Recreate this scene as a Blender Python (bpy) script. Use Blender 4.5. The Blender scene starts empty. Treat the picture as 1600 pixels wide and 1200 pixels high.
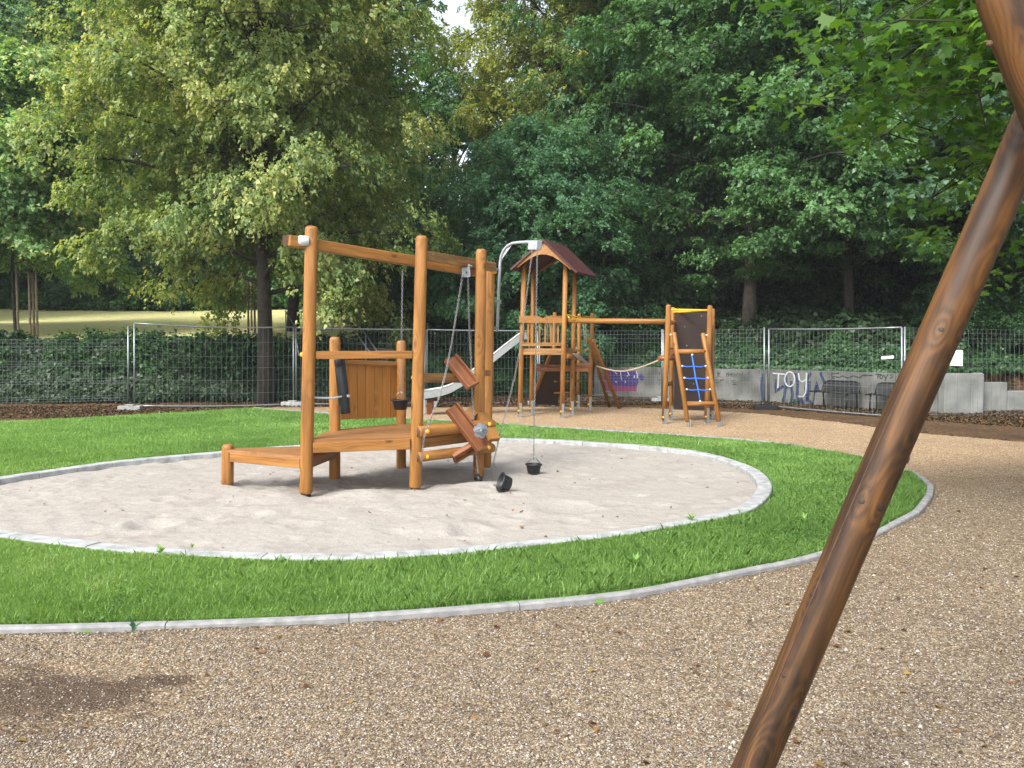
import bpy, math, random
import numpy as np
from mathutils import Vector, Matrix
random.seed(7); RNG = np.random.default_rng(7)
R = math.radians
def lin(a, b, n): return [a+(b-a)*k/(n-1) for k in range(n)]
SC = bpy.context.scene
COL = SC.collection
# ---------------------------------------------------------------- camera
TH = math.atan(65/1300); CAMZ = 1.6
cd = bpy.data.cameras.new('camera'); cam = bpy.data.objects.new('camera', cd); COL.objects.link(cam)
cam.location = (0, 0, CAMZ); cam.rotation_euler = (math.pi/2-TH, 0, 0)
cd.lens = 1300/1600*36; cd.sensor_width = 36; cd.clip_start = 0.05; cd.clip_end = 2000
SC.camera = cam
# ---------------------------------------------------------------- light
SUN_EL = 46
w = bpy.data.worlds.new('World'); SC.world = w; w.use_nodes = True
nt = w.node_tree; nt.nodes.clear()
sky = nt.nodes.new('ShaderNodeTexSky'); sky.sky_type = 'NISHITA'; sky.sun_disc = False
sky.dust_density = 3; sky.air_density = 1.0; sky.ozone_density = 1
hs = nt.nodes.new('ShaderNodeHueSaturation'); hs.inputs['Saturation'].default_value = 0.42; hs.inputs['Value'].default_value = 1.0
bg = nt.nodes.new('ShaderNodeBackground'); bg.inputs[1].default_value = 0.15
ou = nt.nodes.new('ShaderNodeOutputWorld')
nt.links.new(sky.outputs[0], hs.inputs['Color']); nt.links.new(hs.outputs[0], bg.inputs[0]); nt.links.new(bg.outputs[0], ou.inputs[0])
# sun direction: from the left, high, slightly behind the camera
sdir = Vector((-0.50, -0.72, 0)).normalized()*math.cos(R(SUN_EL)) + Vector((0, 0, math.sin(R(SUN_EL))))
sl = bpy.data.lights.new('sun', 'SUN'); sl.energy = 1.45; sl.angle = R(17); sl.color = (1, .96, .89)
so = bpy.data.objects.new('sun', sl); COL.objects.link(so)
so.rotation_euler = sdir.to_track_quat('Z', 'Y').to_euler(); so.location = (0, 0, 30)
sky.sun_elevation = R(SUN_EL); sky.sun_rotation = math.atan2(sdir.x, sdir.y)
SC.view_settings.view_transform = 'Standard'; SC.view_settings.look = 'None'
SC.view_settings.exposure = 1.4; SC.view_settings.gamma = 1
SC.render.engine = 'CYCLES'
SC.cycles.max_bounces = 6; SC.cycles.diffuse_bounces = 4; SC.cycles.transparent_max_bounces = 4; SC.cycles.glossy_bounces = 2
# ---------------------------------------------------------------- unprojection of measured points
def ray(px, py):
    f = Vector((0, math.cos(TH), -math.sin(TH))); u = Vector((0, math.sin(TH), math.cos(TH)))
    return f*1300 + Vector((1, 0, 0))*(px-800) + u*(600-py)
def G(px, py, z=0.0):
    r = ray(px, py); t = (z-CAMZ)/r.z; return Vector((r.x*t, r.y*t, z))
def Q(px, py, Y):
    r = ray(px, py); t = Y/r.y; return Vector((r.x*t, Y, CAMZ+r.z*t))
# ---------------------------------------------------------------- materials
def mat(name):
    m = bpy.data.materials.new(name); m.use_nodes = True
    n = m.node_tree; b = n.nodes['Principled BSDF']; return m, n, b
def simple(name, col, rough=.6, metal=0, spec=.5, noise=0, nscale=8, bump=0, bscale=60):
    m, n, b = mat(name)
    b.inputs['Base Color'].default_value = (*col, 1); b.inputs['Roughness'].default_value = rough
    b.inputs['Metallic'].default_value = metal; b.inputs['Specular IOR Level'].default_value = spec
    tc = n.nodes.new('ShaderNodeTexCoord')
    if noise:
        t = n.nodes.new('ShaderNodeTexNoise'); t.inputs['Scale'].default_value = nscale; t.inputs['Detail'].default_value = 8
        n.links.new(tc.outputs['Object'], t.inputs['Vector'])
        r = n.nodes.new('ShaderNodeValToRGB'); r.color_ramp.elements[0].position = .3; r.color_ramp.elements[1].position = .7
        r.color_ramp.elements[0].color = (*[c*(1-noise) for c in col], 1); r.color_ramp.elements[1].color = (*[min(1, c*(1+noise*.6)) for c in col], 1)
        n.links.new(t.outputs[0], r.inputs[0]); n.links.new(r.outputs[0], b.inputs['Base Color'])
    if bump:
        t = n.nodes.new('ShaderNodeTexNoise'); t.inputs['Scale'].default_value = bscale; t.inputs['Detail'].default_value = 6
        n.links.new(tc.outputs['Object'], t.inputs['Vector'])
        bp = n.nodes.new('ShaderNodeBump'); bp.inputs['Strength'].default_value = bump; bp.inputs['Distance'].default_value = .01
        n.links.new(t.outputs[0], bp.inputs['Height']); n.links.new(bp.outputs[0], b.inputs['Normal'])
    return m
def mth(n, op, a=None, b=None, c=None):
    x = n.nodes.new('ShaderNodeMath'); x.operation = op
    for i, v in enumerate((a, b, c)):
        if v is None: continue
        if isinstance(v, (int, float)): x.inputs[i].default_value = v
        else: n.links.new(v, x.inputs[i])
    return x.outputs[0]
def wood(name, cols, freq=90, knots=1.0, blotch=.5, rough=.5, warp=.02, ring=.2):
    """grain follows the member: 'grain' = local coordinates, z along the piece"""
    m, n, b = mat(name)
    at = n.nodes.new('ShaderNodeAttribute'); at.attribute_name = 'grain'
    mp = n.nodes.new('ShaderNodeMapping'); mp.inputs['Scale'].default_value = (7, 7, .9); n.links.new(at.outputs['Vector'], mp.inputs[0])
    nz = n.nodes.new('ShaderNodeTexNoise'); nz.inputs['Scale'].default_value = 1; nz.inputs['Detail'].default_value = 3; n.links.new(mp.outputs[0], nz.inputs['Vector'])
    mk = n.nodes.new('ShaderNodeMapping'); mk.inputs['Scale'].default_value = (6, 6, 2.6); n.links.new(at.outputs['Vector'], mk.inputs[0])
    vo = n.nodes.new('ShaderNodeTexVoronoi'); vo.inputs['Scale'].default_value = 1; n.links.new(mk.outputs[0], vo.inputs['Vector'])
    d = vo.outputs['Distance']
    kb = mth(n, 'EXPONENT', mth(n, 'MULTIPLY', mth(n, 'MULTIPLY', d, d), -14.0))
    sp = n.nodes.new('ShaderNodeSeparateXYZ'); n.links.new(at.outputs['Vector'], sp.inputs[0])
    x = mth(n, 'ADD', sp.outputs[0], .012); y = mth(n, 'ADD', sp.outputs[1], -.02)
    r = mth(n, 'SQRT', mth(n, 'ADD', mth(n, 'MULTIPLY', x, x), mth(n, 'MULTIPLY', y, y)))
    v = mth(n, 'ADD', r, mth(n, 'MULTIPLY', nz.outputs[0], warp*3.2)); v = mth(n, 'ADD', v, mth(n, 'MULTIPLY', kb, warp*1.9))
    s = mth(n, 'SINE', mth(n, 'MULTIPLY', v, freq*6.283))
    s = mth(n, 'MULTIPLY_ADD', s, .5, .5)
    m2 = n.nodes.new('ShaderNodeMapping'); m2.inputs['Scale'].default_value = (160, 160, 5); n.links.new(at.outputs['Vector'], m2.inputs[0])
    fi = n.nodes.new('ShaderNodeTexNoise'); fi.inputs['Scale'].default_value = 1; fi.inputs['Detail'].default_value = 3; n.links.new(m2.outputs[0], fi.inputs['Vector'])
    m3 = n.nodes.new('ShaderNodeMapping'); m3.inputs['Scale'].default_value = (14, 14, 1.5); n.links.new(at.outputs['Vector'], m3.inputs[0])
    bl = n.nodes.new('ShaderNodeTexNoise'); bl.inputs['Scale'].default_value = 1; bl.inputs['Detail'].default_value = 4; n.links.new(m3.outputs[0], bl.inputs['Vector'])
    f = mth(n, 'ADD', mth(n, 'MULTIPLY', s, ring), mth(n, 'MULTIPLY', fi.outputs[0], .35))
    f = mth(n, 'ADD', mth(n, 'ADD', f, .19-ring/2), mth(n, 'MULTIPLY', mth(n, 'SUBTRACT', bl.outputs[0], .45), blotch*1.6))
    cr = n.nodes.new('ShaderNodeValToRGB'); n.links.new(f, cr.inputs[0])
    e = cr.color_ramp.elements; e[0].position = .05; e[0].color = (*cols[0], 1); e[1].position = .75; e[1].color = (*cols[2], 1)
    k = cr.color_ramp.elements.new(.38); k.color = (*cols[1], 1)
    kd = n.nodes.new('ShaderNodeValToRGB'); n.links.new(d, kd.inputs[0])
    kd.color_ramp.elements[0].position = .07; kd.color_ramp.elements[0].color = (1, 1, 1, 1); kd.color_ramp.elements[1].position = .15; kd.color_ramp.elements[1].color = (0, 0, 0, 1)
    mx = n.nodes.new('ShaderNodeMix'); mx.data_type = 'RGBA'; mx.blend_type = 'MIX'
    n.links.new(mth(n, 'MULTIPLY', kd.outputs[0], .75*knots), mx.inputs[0]); n.links.new(cr.outputs[0], mx.inputs[6]); mx.inputs[7].default_value = (*[c*.35 for c in cols[0]], 1)
    n.links.new(mx.outputs[2], b.inputs['Base Color']); b.inputs['Roughness'].default_value = rough; b.inputs['Specular IOR Level'].default_value = .35
    bp = n.nodes.new('ShaderNodeBump'); bp.inputs['Strength'].default_value = .25; bp.inputs['Distance'].default_value = .003
    n.links.new(f, bp.inputs['Height']); n.links.new(bp.outputs[0], b.inputs['Normal'])
    return m
def leafmat(name, cols, trans=.42, rough=.45, spec=.4):
    m = bpy.data.materials.new(name); m.use_nodes = True; n = m.node_tree; b = n.nodes['Principled BSDF']; o = n.nodes['Material Output']
    at = n.nodes.new('ShaderNodeAttribute'); at.attribute_name = 'tint'
    cr = n.nodes.new('ShaderNodeValToRGB'); n.links.new(at.outputs['Fac'], cr.inputs[0])
    el = cr.color_ramp.elements
    while len(el) < len(cols): el.new(.5)
    for i, c in enumerate(cols): el[i].position = i/(len(cols)-1); el[i].color = (*c, 1)
    n.links.new(cr.outputs[0], b.inputs['Base Color']); b.inputs['Roughness'].default_value = rough; b.inputs['Specular IOR Level'].default_value = spec
    t = n.nodes.new('ShaderNodeBsdfTranslucent'); g = n.nodes.new('ShaderNodeMix'); g.data_type = 'RGBA'; g.blend_type = 'MULTIPLY'; g.inputs[0].default_value = 1
    n.links.new(cr.outputs[0], g.inputs[6]); g.inputs[7].default_value = (1.3, 1.25, .5, 1); n.links.new(g.outputs[2], t.inputs[0])
    ms = n.nodes.new('ShaderNodeMixShader'); ms.inputs[0].default_value = trans
    n.links.new(b.outputs[0], ms.inputs[1]); n.links.new(t.outputs[0], ms.inputs[2]); n.links.new(ms.outputs[0], o.inputs[0])
    return m
def speck(name, cols, scale, rough=.9, bump=.6, bdist=.006, big=None, bigamt=.5, dirt_relief=None, rel=1.0, rsc=14):
    """grains: voronoi cells with random colours and relief; large soft patches of another soil colour"""
    m, n, b = mat(name); tc = n.nodes.new('ShaderNodeTexCoord')
    vo = n.nodes.new('ShaderNodeTexVoronoi'); vo.inputs['Scale'].default_value = scale; n.links.new(tc.outputs['Object'], vo.inputs['Vector'])
    sp = n.nodes.new('ShaderNodeSeparateColor'); n.links.new(vo.outputs['Color'], sp.inputs[0])
    cr = n.nodes.new('ShaderNodeValToRGB'); n.links.new(sp.outputs[0], cr.inputs[0]); el = cr.color_ramp.elements
    while len(el) < len(cols): el.new(.5)
    for i, c in enumerate(cols): el[i].position = i/(len(cols)-1); el[i].color = (*c, 1)
    out = cr.outputs[0]
    if big:
        t = n.nodes.new('ShaderNodeTexNoise'); t.inputs['Scale'].default_value = big[1]; t.inputs['Detail'].default_value = 7; t.inputs['Roughness'].default_value = .65; n.links.new(tc.outputs['Object'], t.inputs['Vector'])
        r2 = n.nodes.new('ShaderNodeValToRGB'); n.links.new(t.outputs[0], r2.inputs[0]); r2.color_ramp.elements[0].position = big[2]; r2.color_ramp.elements[1].position = big[3]
        mx = n.nodes.new('ShaderNodeMix'); mx.data_type = 'RGBA'; n.links.new(mth(n, 'MULTIPLY', r2.outputs[0], bigamt), mx.inputs[0])
        n.links.new(out, mx.inputs[6]); mx.inputs[7].default_value = (*big[0], 1); out = mx.outputs[2]
    if dirt_relief:
        at = n.nodes.new('ShaderNodeAttribute'); at.attribute_name = 'dirt_relief'
        dz_ = n.nodes.new('ShaderNodeTexNoise'); dz_.inputs['Scale'].default_value = 5; dz_.inputs['Detail'].default_value = 8; dz_.inputs['Roughness'].default_value = .7; n.links.new(tc.outputs['Object'], dz_.inputs['Vector'])
        cl = n.nodes.new('ShaderNodeClamp'); n.links.new(mth(n, 'MULTIPLY', mth(n, 'SUBTRACT', mth(n, 'SUBTRACT', mth(n, 'MULTIPLY', at.outputs['Fac'], 2.3), mth(n, 'MULTIPLY', sp.outputs[1], .7)), mth(n, 'MULTIPLY', dz_.outputs[0], 1.5)), 1.5), cl.inputs[0])
        n.links.new(mth(n, 'MULTIPLY', cl.outputs[0], .85), cl.inputs[0]) if 0 else None
        mx = n.nodes.new('ShaderNodeMix'); mx.data_type = 'RGBA'; n.links.new(cl.outputs[0], mx.inputs[0]); n.links.new(out, mx.inputs[6]); mx.inputs[7].default_value = (*dirt_relief, 1); out = mx.outputs[2]
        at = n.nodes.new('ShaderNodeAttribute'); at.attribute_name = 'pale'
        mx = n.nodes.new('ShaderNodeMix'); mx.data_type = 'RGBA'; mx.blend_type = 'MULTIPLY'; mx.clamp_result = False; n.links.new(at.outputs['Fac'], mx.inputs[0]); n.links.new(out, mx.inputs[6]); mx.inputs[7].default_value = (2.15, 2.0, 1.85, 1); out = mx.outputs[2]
    n.links.new(out, b.inputs['Base Color']); b.inputs['Roughness'].default_value = rough; b.inputs['Specular IOR Level'].default_value = .2
    bp = n.nodes.new('ShaderNodeBump'); bp.inputs['Strength'].default_value = bump; bp.inputs['Distance'].default_value = bdist; bp.invert = True
    n2 = n.nodes.new('ShaderNodeTexNoise'); n2.inputs['Scale'].default_value = rsc; n2.inputs['Detail'].default_value = 6; n.links.new(tc.outputs['Object'], n2.inputs['Vector'])
    n.links.new(mth(n, 'ADD', vo.outputs['Distance'], mth(n, 'MULTIPLY', n2.outputs[0], rel)), bp.inputs['Height']); n.links.new(bp.outputs[0], b.inputs['Normal'])
    return m
M = {}
M['wood'] = wood('stained_timber', ((.125, .052, .014), (.28, .122, .028), (.39, .185, .046)), freq=55, blotch=.55, knots=1.0)
M['panelwood'] = wood('light_panel_timber', ((.26, .11, .022), (.40, .18, .036), (.50, .24, .055)), freq=45, blotch=.4, knots=.8)
M['plank'] = wood('deck_timber', ((.17, .075, .028), (.28, .135, .05), (.37, .19, .078)), freq=60, blotch=.5, knots=.6)
M['redwood'] = wood('wet_timber', ((.10, .035, .014), (.20, .075, .03), (.30, .125, .055)), freq=60, blotch=.5, knots=.4)
M['oldwood'] = wood('aged_timber', ((.10, .055, .022), (.24, .12, .04), (.36, .19, .06)), freq=60, blotch=.9, knots=1)
M['endgrain'] = simple('end_grain', (.09, .045, .025), .8, noise=.4, nscale=30)
M['knotwood'] = simple('knot_wood', (.028, .015, .009), .6, noise=.5, nscale=60)
M['log'] = wood('dark_log', ((.015, .008, .004), (.055, .026, .009), (.145, .064, .017)), freq=110, blotch=1.1, knots=1.0, rough=.52, warp=.020, ring=.18)
M['steel'] = simple('galvanised_steel', (.28, .31, .33), .42, .75, noise=.25, nscale=30)
M['steelpaint'] = simple('grey_painted_steel', (.40, .42, .45), .45, .2, noise=.08)
M['wire'] = simple('galvanised_wire', (.20, .24, .24), .5, .5)
M['chain'] = simple('chain_steel', (.30, .30, .30), .35, .9)
M['black'] = simple('black_rubber', (.012, .013, .015), .5, noise=.3, nscale=20)
M['tube'] = simple('black_plastic', (.012, .014, .018), .3, noise=.3, nscale=12)
M['yellow'] = simple('yellow_plastic', (.75, .40, .02), .4)
M['yellowsteel'] = simple('yellow_paint', (.80, .52, .02), .4)
M['white'] = simple('white_plastic', (.52, .56, .58), .5)
M['roof'] = simple('red_roof_board', (.062, .014, .015), .65, noise=.25, nscale=6)
M['brownboard'] = simple('dark_brown_board', (.030, .017, .014), .55, noise=.25, nscale=5)
M['blue'] = simple('blue_rope', (.02, .14, .62), .6)
M['rope'] = simple('beige_rope', (.42, .36, .26), .9)
M['slide'] = simple('slide_steel', (.33, .35, .36), .4, .6, noise=.1)
M['paper'] = simple('white_paper', (.80, .80, .80), .8)
def concrete(name, col, am=.3, sc=3):
    m = simple(name, col, .88, noise=am, nscale=sc, bump=.35, bscale=90); return m
M['kerb'] = concrete('kerb_concrete', (.27, .27, .268), .3, 14)
M['kerbwhite'] = concrete('pale_kerb_concrete', (.36, .37, .37), .35, 9)
M['wall'] = concrete('wall_concrete', (.15, .155, .145), .6, 1.6)
M['wallpale'] = concrete('pale_wall_concrete', (.25, .26, .245), .35, 2.2)
M['joint'] = simple('joint_shadow', (.10, .10, .095), .9)
M['gravel'] = speck('fine_gravel', [(0.0449, 0.0313, 0.0192), (0.2339, 0.1644, 0.0947), (0.108, 0.074, 0.0426), (0.3778, 0.296, 0.1921), (0.1709, 0.1192, 0.0686), (0.0989, 0.0823, 0.0652), (0.2519, 0.1809, 0.1097), (0.4677, 0.3947, 0.2812)], 92, bump=.9, bdist=.008, big=((.12, .08, .05), 1.3, .48, .74), bigamt=.45, dirt_relief=(.088, .060, .040), rel=7, rsc=9)
M['sand'] = speck('pale_sand', [(0.247, 0.2261, 0.2014), (0.3853, 0.3557, 0.3168), (0.3161, 0.2904, 0.2601), (0.3458, 0.3197, 0.2866)], 150, bump=.5, bdist=.004, big=((.25, .22, .195), 2.1, .50, .68), bigamt=.55, rel=7, rsc=16)
M['litter'] = speck('leaf_litter_soil', [(.035, .02, .012), (.12, .065, .03), (.06, .04, .022), (.19, .10, .045), (.05, .035, .02), (.09, .07, .03)], 22, bump=.9, bdist=.02, big=((.045, .03, .018), .9, .45, .65), bigamt=.7)
M['turf'] = simple('turf_soil', (.10, .21, .042), .9, noise=.4, nscale=6, bump=.5)
M['lawn'] = speck('dry_lawn', [(0.506, 0.5152, 0.2048), (0.6578, 0.6182, 0.3003), (0.4174, 0.4894, 0.1638), (0.69, 0.6698, 0.3549)], 26, bump=.5, bdist=.02, big=((.60, .49, .26), .35, .42, .62), bigamt=.55)
M['bark'] = simple('dark_bark', (.034, .027, .021), .95, noise=.5, nscale=9, bump=1, bscale=18)
M['barkgrey'] = simple('grey_bark', (.075, .063, .052), .95, noise=.5, nscale=7, bump=1, bscale=16)
M['stake'] = simple('weathered_stake', (.22, .17, .13), .9, noise=.3, nscale=12)
M['grass'] = leafmat('grass_blades', [(0.1325, 0.2609, 0.0582), (0.2054, 0.3676, 0.0931), (0.2784, 0.4743, 0.1263), (0.4506, 0.5691, 0.2523)], .3, .5, .3)
M['lf_linden'] = leafmat('linden_leaves', [(0.0618, 0.132, 0.0577), (0.15, 0.2448, 0.081), (0.3038, 0.3726, 0.1266), (0.6, 0.5742, 0.2175), (0.6, 0.6, 0.3937)], .42)  # palest stops mix bract colour with lit-leaf highlights put into the ramp
M['lf_yellow'] = leafmat('yellowing_linden_leaves', [(0.0581, 0.104, 0.0264), (0.1478, 0.208, 0.0518), (0.3208, 0.3686, 0.0891), (0.5359, 0.5481, 0.1479), (0.62, 0.62, 0.216)], .42)
M['lf_pale'] = leafmat('pale_green_leaves', [(0.0554, 0.1292, 0.0641), (0.126, 0.2585, 0.1048), (0.2551, 0.423, 0.1573), (0.6, 0.6, 0.2956), (0.6, 0.6, 0.5242)], .42)  # pale end of the ramp raised to paint in sunlit leaf highlights
M['lf_blue'] = leafmat('bluish_green_leaves', [(0.0347, 0.0968, 0.0486), (0.0706, 0.1782, 0.0858), (0.1247, 0.2747, 0.1316), (0.1979, 0.3828, 0.1885)], .42)
M['lf_mid'] = leafmat('mid_green_leaves', [(0.0361, 0.0961, 0.0399), (0.0766, 0.181, 0.0622), (0.1476, 0.3, 0.1049), (0.2377, 0.4144, 0.1503)], .35)
M['lf_dark'] = leafmat('dark_green_leaves', [(0.0345, 0.0762, 0.0439), (0.0602, 0.133, 0.0671), (0.1016, 0.2138, 0.1041), (0.1666, 0.3015, 0.1543)], .4)
M['lf_maple'] = leafmat('fresh_maple_leaves', [(0.0286, 0.0875, 0.0156), (0.0585, 0.15, 0.0208), (0.104, 0.225, 0.026), (0.195, 0.3375, 0.0455)], .5, .35)
M['lf_deep'] = leafmat('shade_darkened_ivy', [(0.0135, 0.0338, 0.0126), (0.0225, 0.0506, 0.0189), (0.0338, 0.0731, 0.0252), (0.0506, 0.1013, 0.0315)], .2)  # leaf colour lowered to carry the forest-floor shade; reused on the left bank
M['lf_ivy'] = leafmat('ivy_leaves', [(0.0168, 0.054, 0.0232), (0.036, 0.096, 0.0331), (0.06, 0.138, 0.0464), (0.108, 0.204, 0.0581)], .25)
M['lf_nettle'] = leafmat('undergrowth_leaves', [(0.039, 0.1105, 0.0325), (0.065, 0.169, 0.0455), (0.104, 0.234, 0.065), (0.143, 0.286, 0.078)], .3)
M['lf_litter'] = leafmat('rotting_leaves', [(.03, .02, .012), (.07, .04, .02), (.12, .065, .03), (.16, .10, .05), (.06, .06, .02)], .05, .9)
M['lf_fallen'] = leafmat('fallen_leaves', [(0.07, 0.028, 0.0105), (0.154, 0.063, 0.021), (0.252, 0.091, 0.028), (0.28, 0.182, 0.042), (0.112, 0.07, 0.035)], .1, .8)
# ---------------------------------------------------------------- mesh builder
class MB:
    def __init__(s): s.v = []; s.f = []; s.g = []; s.sm = []; s.mi = []
    def add(s, vs, fs, gs=None, smooth=False, mi=0):
        o = len(s.v); s.v += [tuple(v) for v in vs]
        s.g += [tuple(g) for g in (gs or [(0, 0, 0)]*len(vs))]
        for k, f in enumerate(fs):
            s.f.append(tuple(o+i for i in f)); s.sm.append(smooth if isinstance(smooth, bool) else smooth[k]); s.mi.append(mi)
        return s
    def box(s, p0, p1, w, h, up=(0, 0, 1), mi=0):
        """beam along p0->p1; w across, h along up"""
        p0 = Vector(p0); p1 = Vector(p1); a = (p1-p0); L = a.length; a.normalize(); up = Vector(up)
        x = a.cross(up); x = x.normalized() if x.length > 1e-6 else Vector((1, 0, 0)); y = x.cross(a).normalized()
        o = random.random()*40; vs = []; gs = []
        for t, p in ((0, p0), (L, p1)):
            for sx, sy in ((-1, -1), (1, -1), (1, 1), (-1, 1)):
                vs.append(p+x*w/2*sx+y*h/2*sy); gs.append((w/2*sx+.03, h/2*sy+.05, t+o))
        return s.add(vs, [(0, 3, 2, 1), (4, 5, 6, 7), (0, 1, 5, 4), (1, 2, 6, 5), (2, 3, 7, 6), (3, 0, 4, 7)], gs, False, mi)
    def cyl(s, p0, p1, r0, r1=None, seg=16, dome=0, foot=0, sq=2.0, cap=True, nz=1, mi=0, wob=0):
        p0 = Vector(p0); p1 = Vector(p1); r1 = r0 if r1 is None else r1
        a = p1-p0; L = a.length; a.normalize(); ref = Vector((0, 1, 0)) if abs(a.z) > .7 else Vector((0, 0, 1))
        x = a.cross(ref).normalized(); y = x.cross(a).normalized(); o = random.random()*40
        rings = []
        if foot: rings += [(0, .86), (foot, 1)]
        else: rings += [(0, 1)]
        for k in range(1, nz): rings.append((L*k/nz, 1))
        if dome: rings += [(L-dome, 1), (L-dome*.45, .93), (L-dome*.12, .72), (L, .35)]
        else: rings += [(L, 1)]
        vs = []; gs = []
        for t, k in rings:
            r = (r0+(r1-r0)*t/L)*k
            wx = wob*math.sin(t*2.1+o); wy = wob*math.cos(t*1.7+o)
            for i in range(seg):
                c, sn = math.cos(2*math.pi*i/seg), math.sin(2*math.pi*i/seg)
                q = (abs(c)**sq+abs(sn)**sq)**(-1/sq)
                vs.append(p0+a*t+x*(r*c*q+wx)+y*(r*sn*q+wy)); gs.append((r*c*q, r*sn*q, t+o))
        n = len(rings); fs = []; sm = []
        for k in range(n-1):
            for i in range(seg):
                j = (i+1) % seg; fs.append((k*seg+i, k*seg+j, (k+1)*seg+j, (k+1)*seg+i)); sm.append(True)
        if cap: fs += [tuple(range(seg-1, -1, -1)), tuple((n-1)*seg+i for i in range(seg))]; sm += [False, bool(dome)]
        return s.add(vs, fs, gs, sm, mi)
    def tube(s, pts, r, seg=8, mi=0, rs=None, cap=True):
        pts = [Vector(p) for p in pts]; n = len(pts); vs = []; gs = []; z = 0; prev = None
        for k, p in enumerate(pts):
            t = (pts[min(k+1, n-1)]-pts[max(k-1, 0)]).normalized()
            if prev is None: x = t.cross(Vector((.13, .2, 1)) if abs(t.z) < .9 else Vector((0, 1, 0))).normalized()
            else: x = (prev-t*prev.dot(t)).normalized()
            prev = x; y = t.cross(x); rr = rs[k] if rs else r
            if k: z += (p-pts[k-1]).length
            for i in range(seg):
                a = 2*math.pi*i/seg; vs.append(p+x*rr*math.cos(a)+y*rr*math.sin(a)); gs.append((rr*math.cos(a), rr*math.sin(a), z))
        fs = [(k*seg+i, k*seg+(i+1) % seg, (k+1)*seg+(i+1) % seg, (k+1)*seg+i) for k in range(n-1) for i in range(seg)]
        sm = [True]*len(fs)
        if cap: fs += [tuple(range(seg-1, -1, -1)), tuple((n-1)*seg+i for i in range(seg))]; sm += [False]*2
        return s.add(vs, fs, gs, sm, mi)
    def lathe(s, prof, base, axis=(0, 0, 1), seg=20, mi=0):
        base = Vector(base); a = Vector(axis).normalized(); ref = Vector((0, 1, 0)) if abs(a.z) > .7 else Vector((0, 0, 1))
        x = a.cross(ref).normalized(); y = x.cross(a); vs = []; gs = []
        for r, t in prof:
            for i in range(seg):
                c, sn = math.cos(2*math.pi*i/seg), math.sin(2*math.pi*i/seg); vs.append(base+a*t+x*r*c+y*r*sn); gs.append((r*c, r*sn, t))
        n = len(prof); fs = [(k*seg+i, k*seg+(i+1) % seg, (k+1)*seg+(i+1) % seg, (k+1)*seg+i) for k in range(n-1) for i in range(seg)]
        return s.add(vs, fs, gs, True, mi)
    def prism(s, poly, thick, mi=0):
        """poly: list of 3-D points in a plane; extruded by vector thick"""
        n = len(poly); t = Vector(thick); vs = [Vector(p) for p in poly]+[Vector(p)+t for p in poly]
        e = (vs[1]-vs[0]).normalized(); o = random.random()*30; nrm = t.normalized(); f2 = nrm.cross(e)
        gs = [((v-vs[0]).dot(f2)+.04, (v-vs[0]).dot(nrm)+.04, (v-vs[0]).dot(e)+o) for v in vs]
        fs = [tuple(range(n-1, -1, -1)), tuple(range(n, 2*n))]+[(i, (i+1) % n, n+(i+1) % n, n+i) for i in range(n)]
        return s.add(vs, fs, gs, False, mi)
    def ball(s, c, r, axis=(0, 0, 1), seg=10, flat=1.0, mi=0):
        prof = [(r*math.cos(a), r*flat*math.sin(a)) for a in (0, .5, 1.0, 1.35)]
        s.lathe(prof, c, axis, seg, mi); n = len(s.v); s.add([s.v[n-seg+i] for i in range(seg)], [tuple(range(seg))], None, True, mi); return s
    def chain(s, pts, link=.034, wr=.0035, wid=.011):
        pts = [Vector(p) for p in pts]; ds = [0]
        for a, b in zip(pts, pts[1:]): ds.append(ds[-1]+(b-a).length)
        pitch = link-2.4*wr; n = max(1, int(ds[-1]/pitch)); k = 0
        for i in range(n):
            d = (i+.5)*pitch
            while k < len(ds)-2 and ds[k+1] < d: k += 1
            a = (pts[k+1]-pts[k]).normalized(); c = pts[k]+a*(d-ds[k])
            ref = Vector((.3, 1, .2)); x = a.cross(ref).normalized(); y = a.cross(x)
            if i % 2: x, y = y, x
            P = []; hl = link/2-wid
            for q in range(8):
                an = 2*math.pi*(q+.5)/8; P.append(c+x*wid*math.cos(an)+a*(wid*math.sin(an)+(hl if math.sin(an) > 0 else -hl)))
            vs = []
            for q in range(8):
                t = (P[(q+1) % 8]-P[q-1]).normalized(); o = t.cross(y)
                vs += [P[q]+y*wr, P[q]+o*wr, P[q]-y*wr, P[q]-o*wr]
            s.add(vs, [(q*4+j, q*4+(j+1) % 4, ((q+1) % 8)*4+(j+1) % 4, ((q+1) % 8)*4+j) for q in range(8) for j in range(4)], None, True)
        return s
    def build(s, name, mats, parent=None, bevel=0):
        me = bpy.data.meshes.new(name)
        off = Vector((0, 0, 0)); p = parent
        while p is not None: off = off+p.location; p = p.parent
        co = np.array(s.v, dtype=np.float32)-np.array(off, dtype=np.float32)
        me.from_pydata(co.tolist(), [], s.f); me.polygons.foreach_set('use_smooth', s.sm)
        a = me.attributes.new('grain', 'FLOAT_VECTOR', 'POINT'); a.data.foreach_set('vector', np.array(s.g, dtype=np.float32).ravel())
        if not isinstance(mats, (list, tuple)): mats = [mats]
        for m in mats: me.materials.append(m if not isinstance(m, str) else M[m])
        if len(mats) > 1: me.polygons.foreach_set('material_index', s.mi)
        o = bpy.data.objects.new(name, me); COL.objects.link(o)
        if parent: o.parent = parent
        if bevel:
            b = o.modifiers.new('bevel', 'BEVEL'); b.width = bevel; b.segments = 2; b.limit_method = 'ANGLE'; b.angle_limit = R(50)
        return o
def tag(o, label=None, cat=None, group=None, kind=None):
    if label: o['label'] = label
    if cat: o['category'] = cat
    if group: o['group'] = group
    if kind: o['kind'] = kind
    return o
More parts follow.
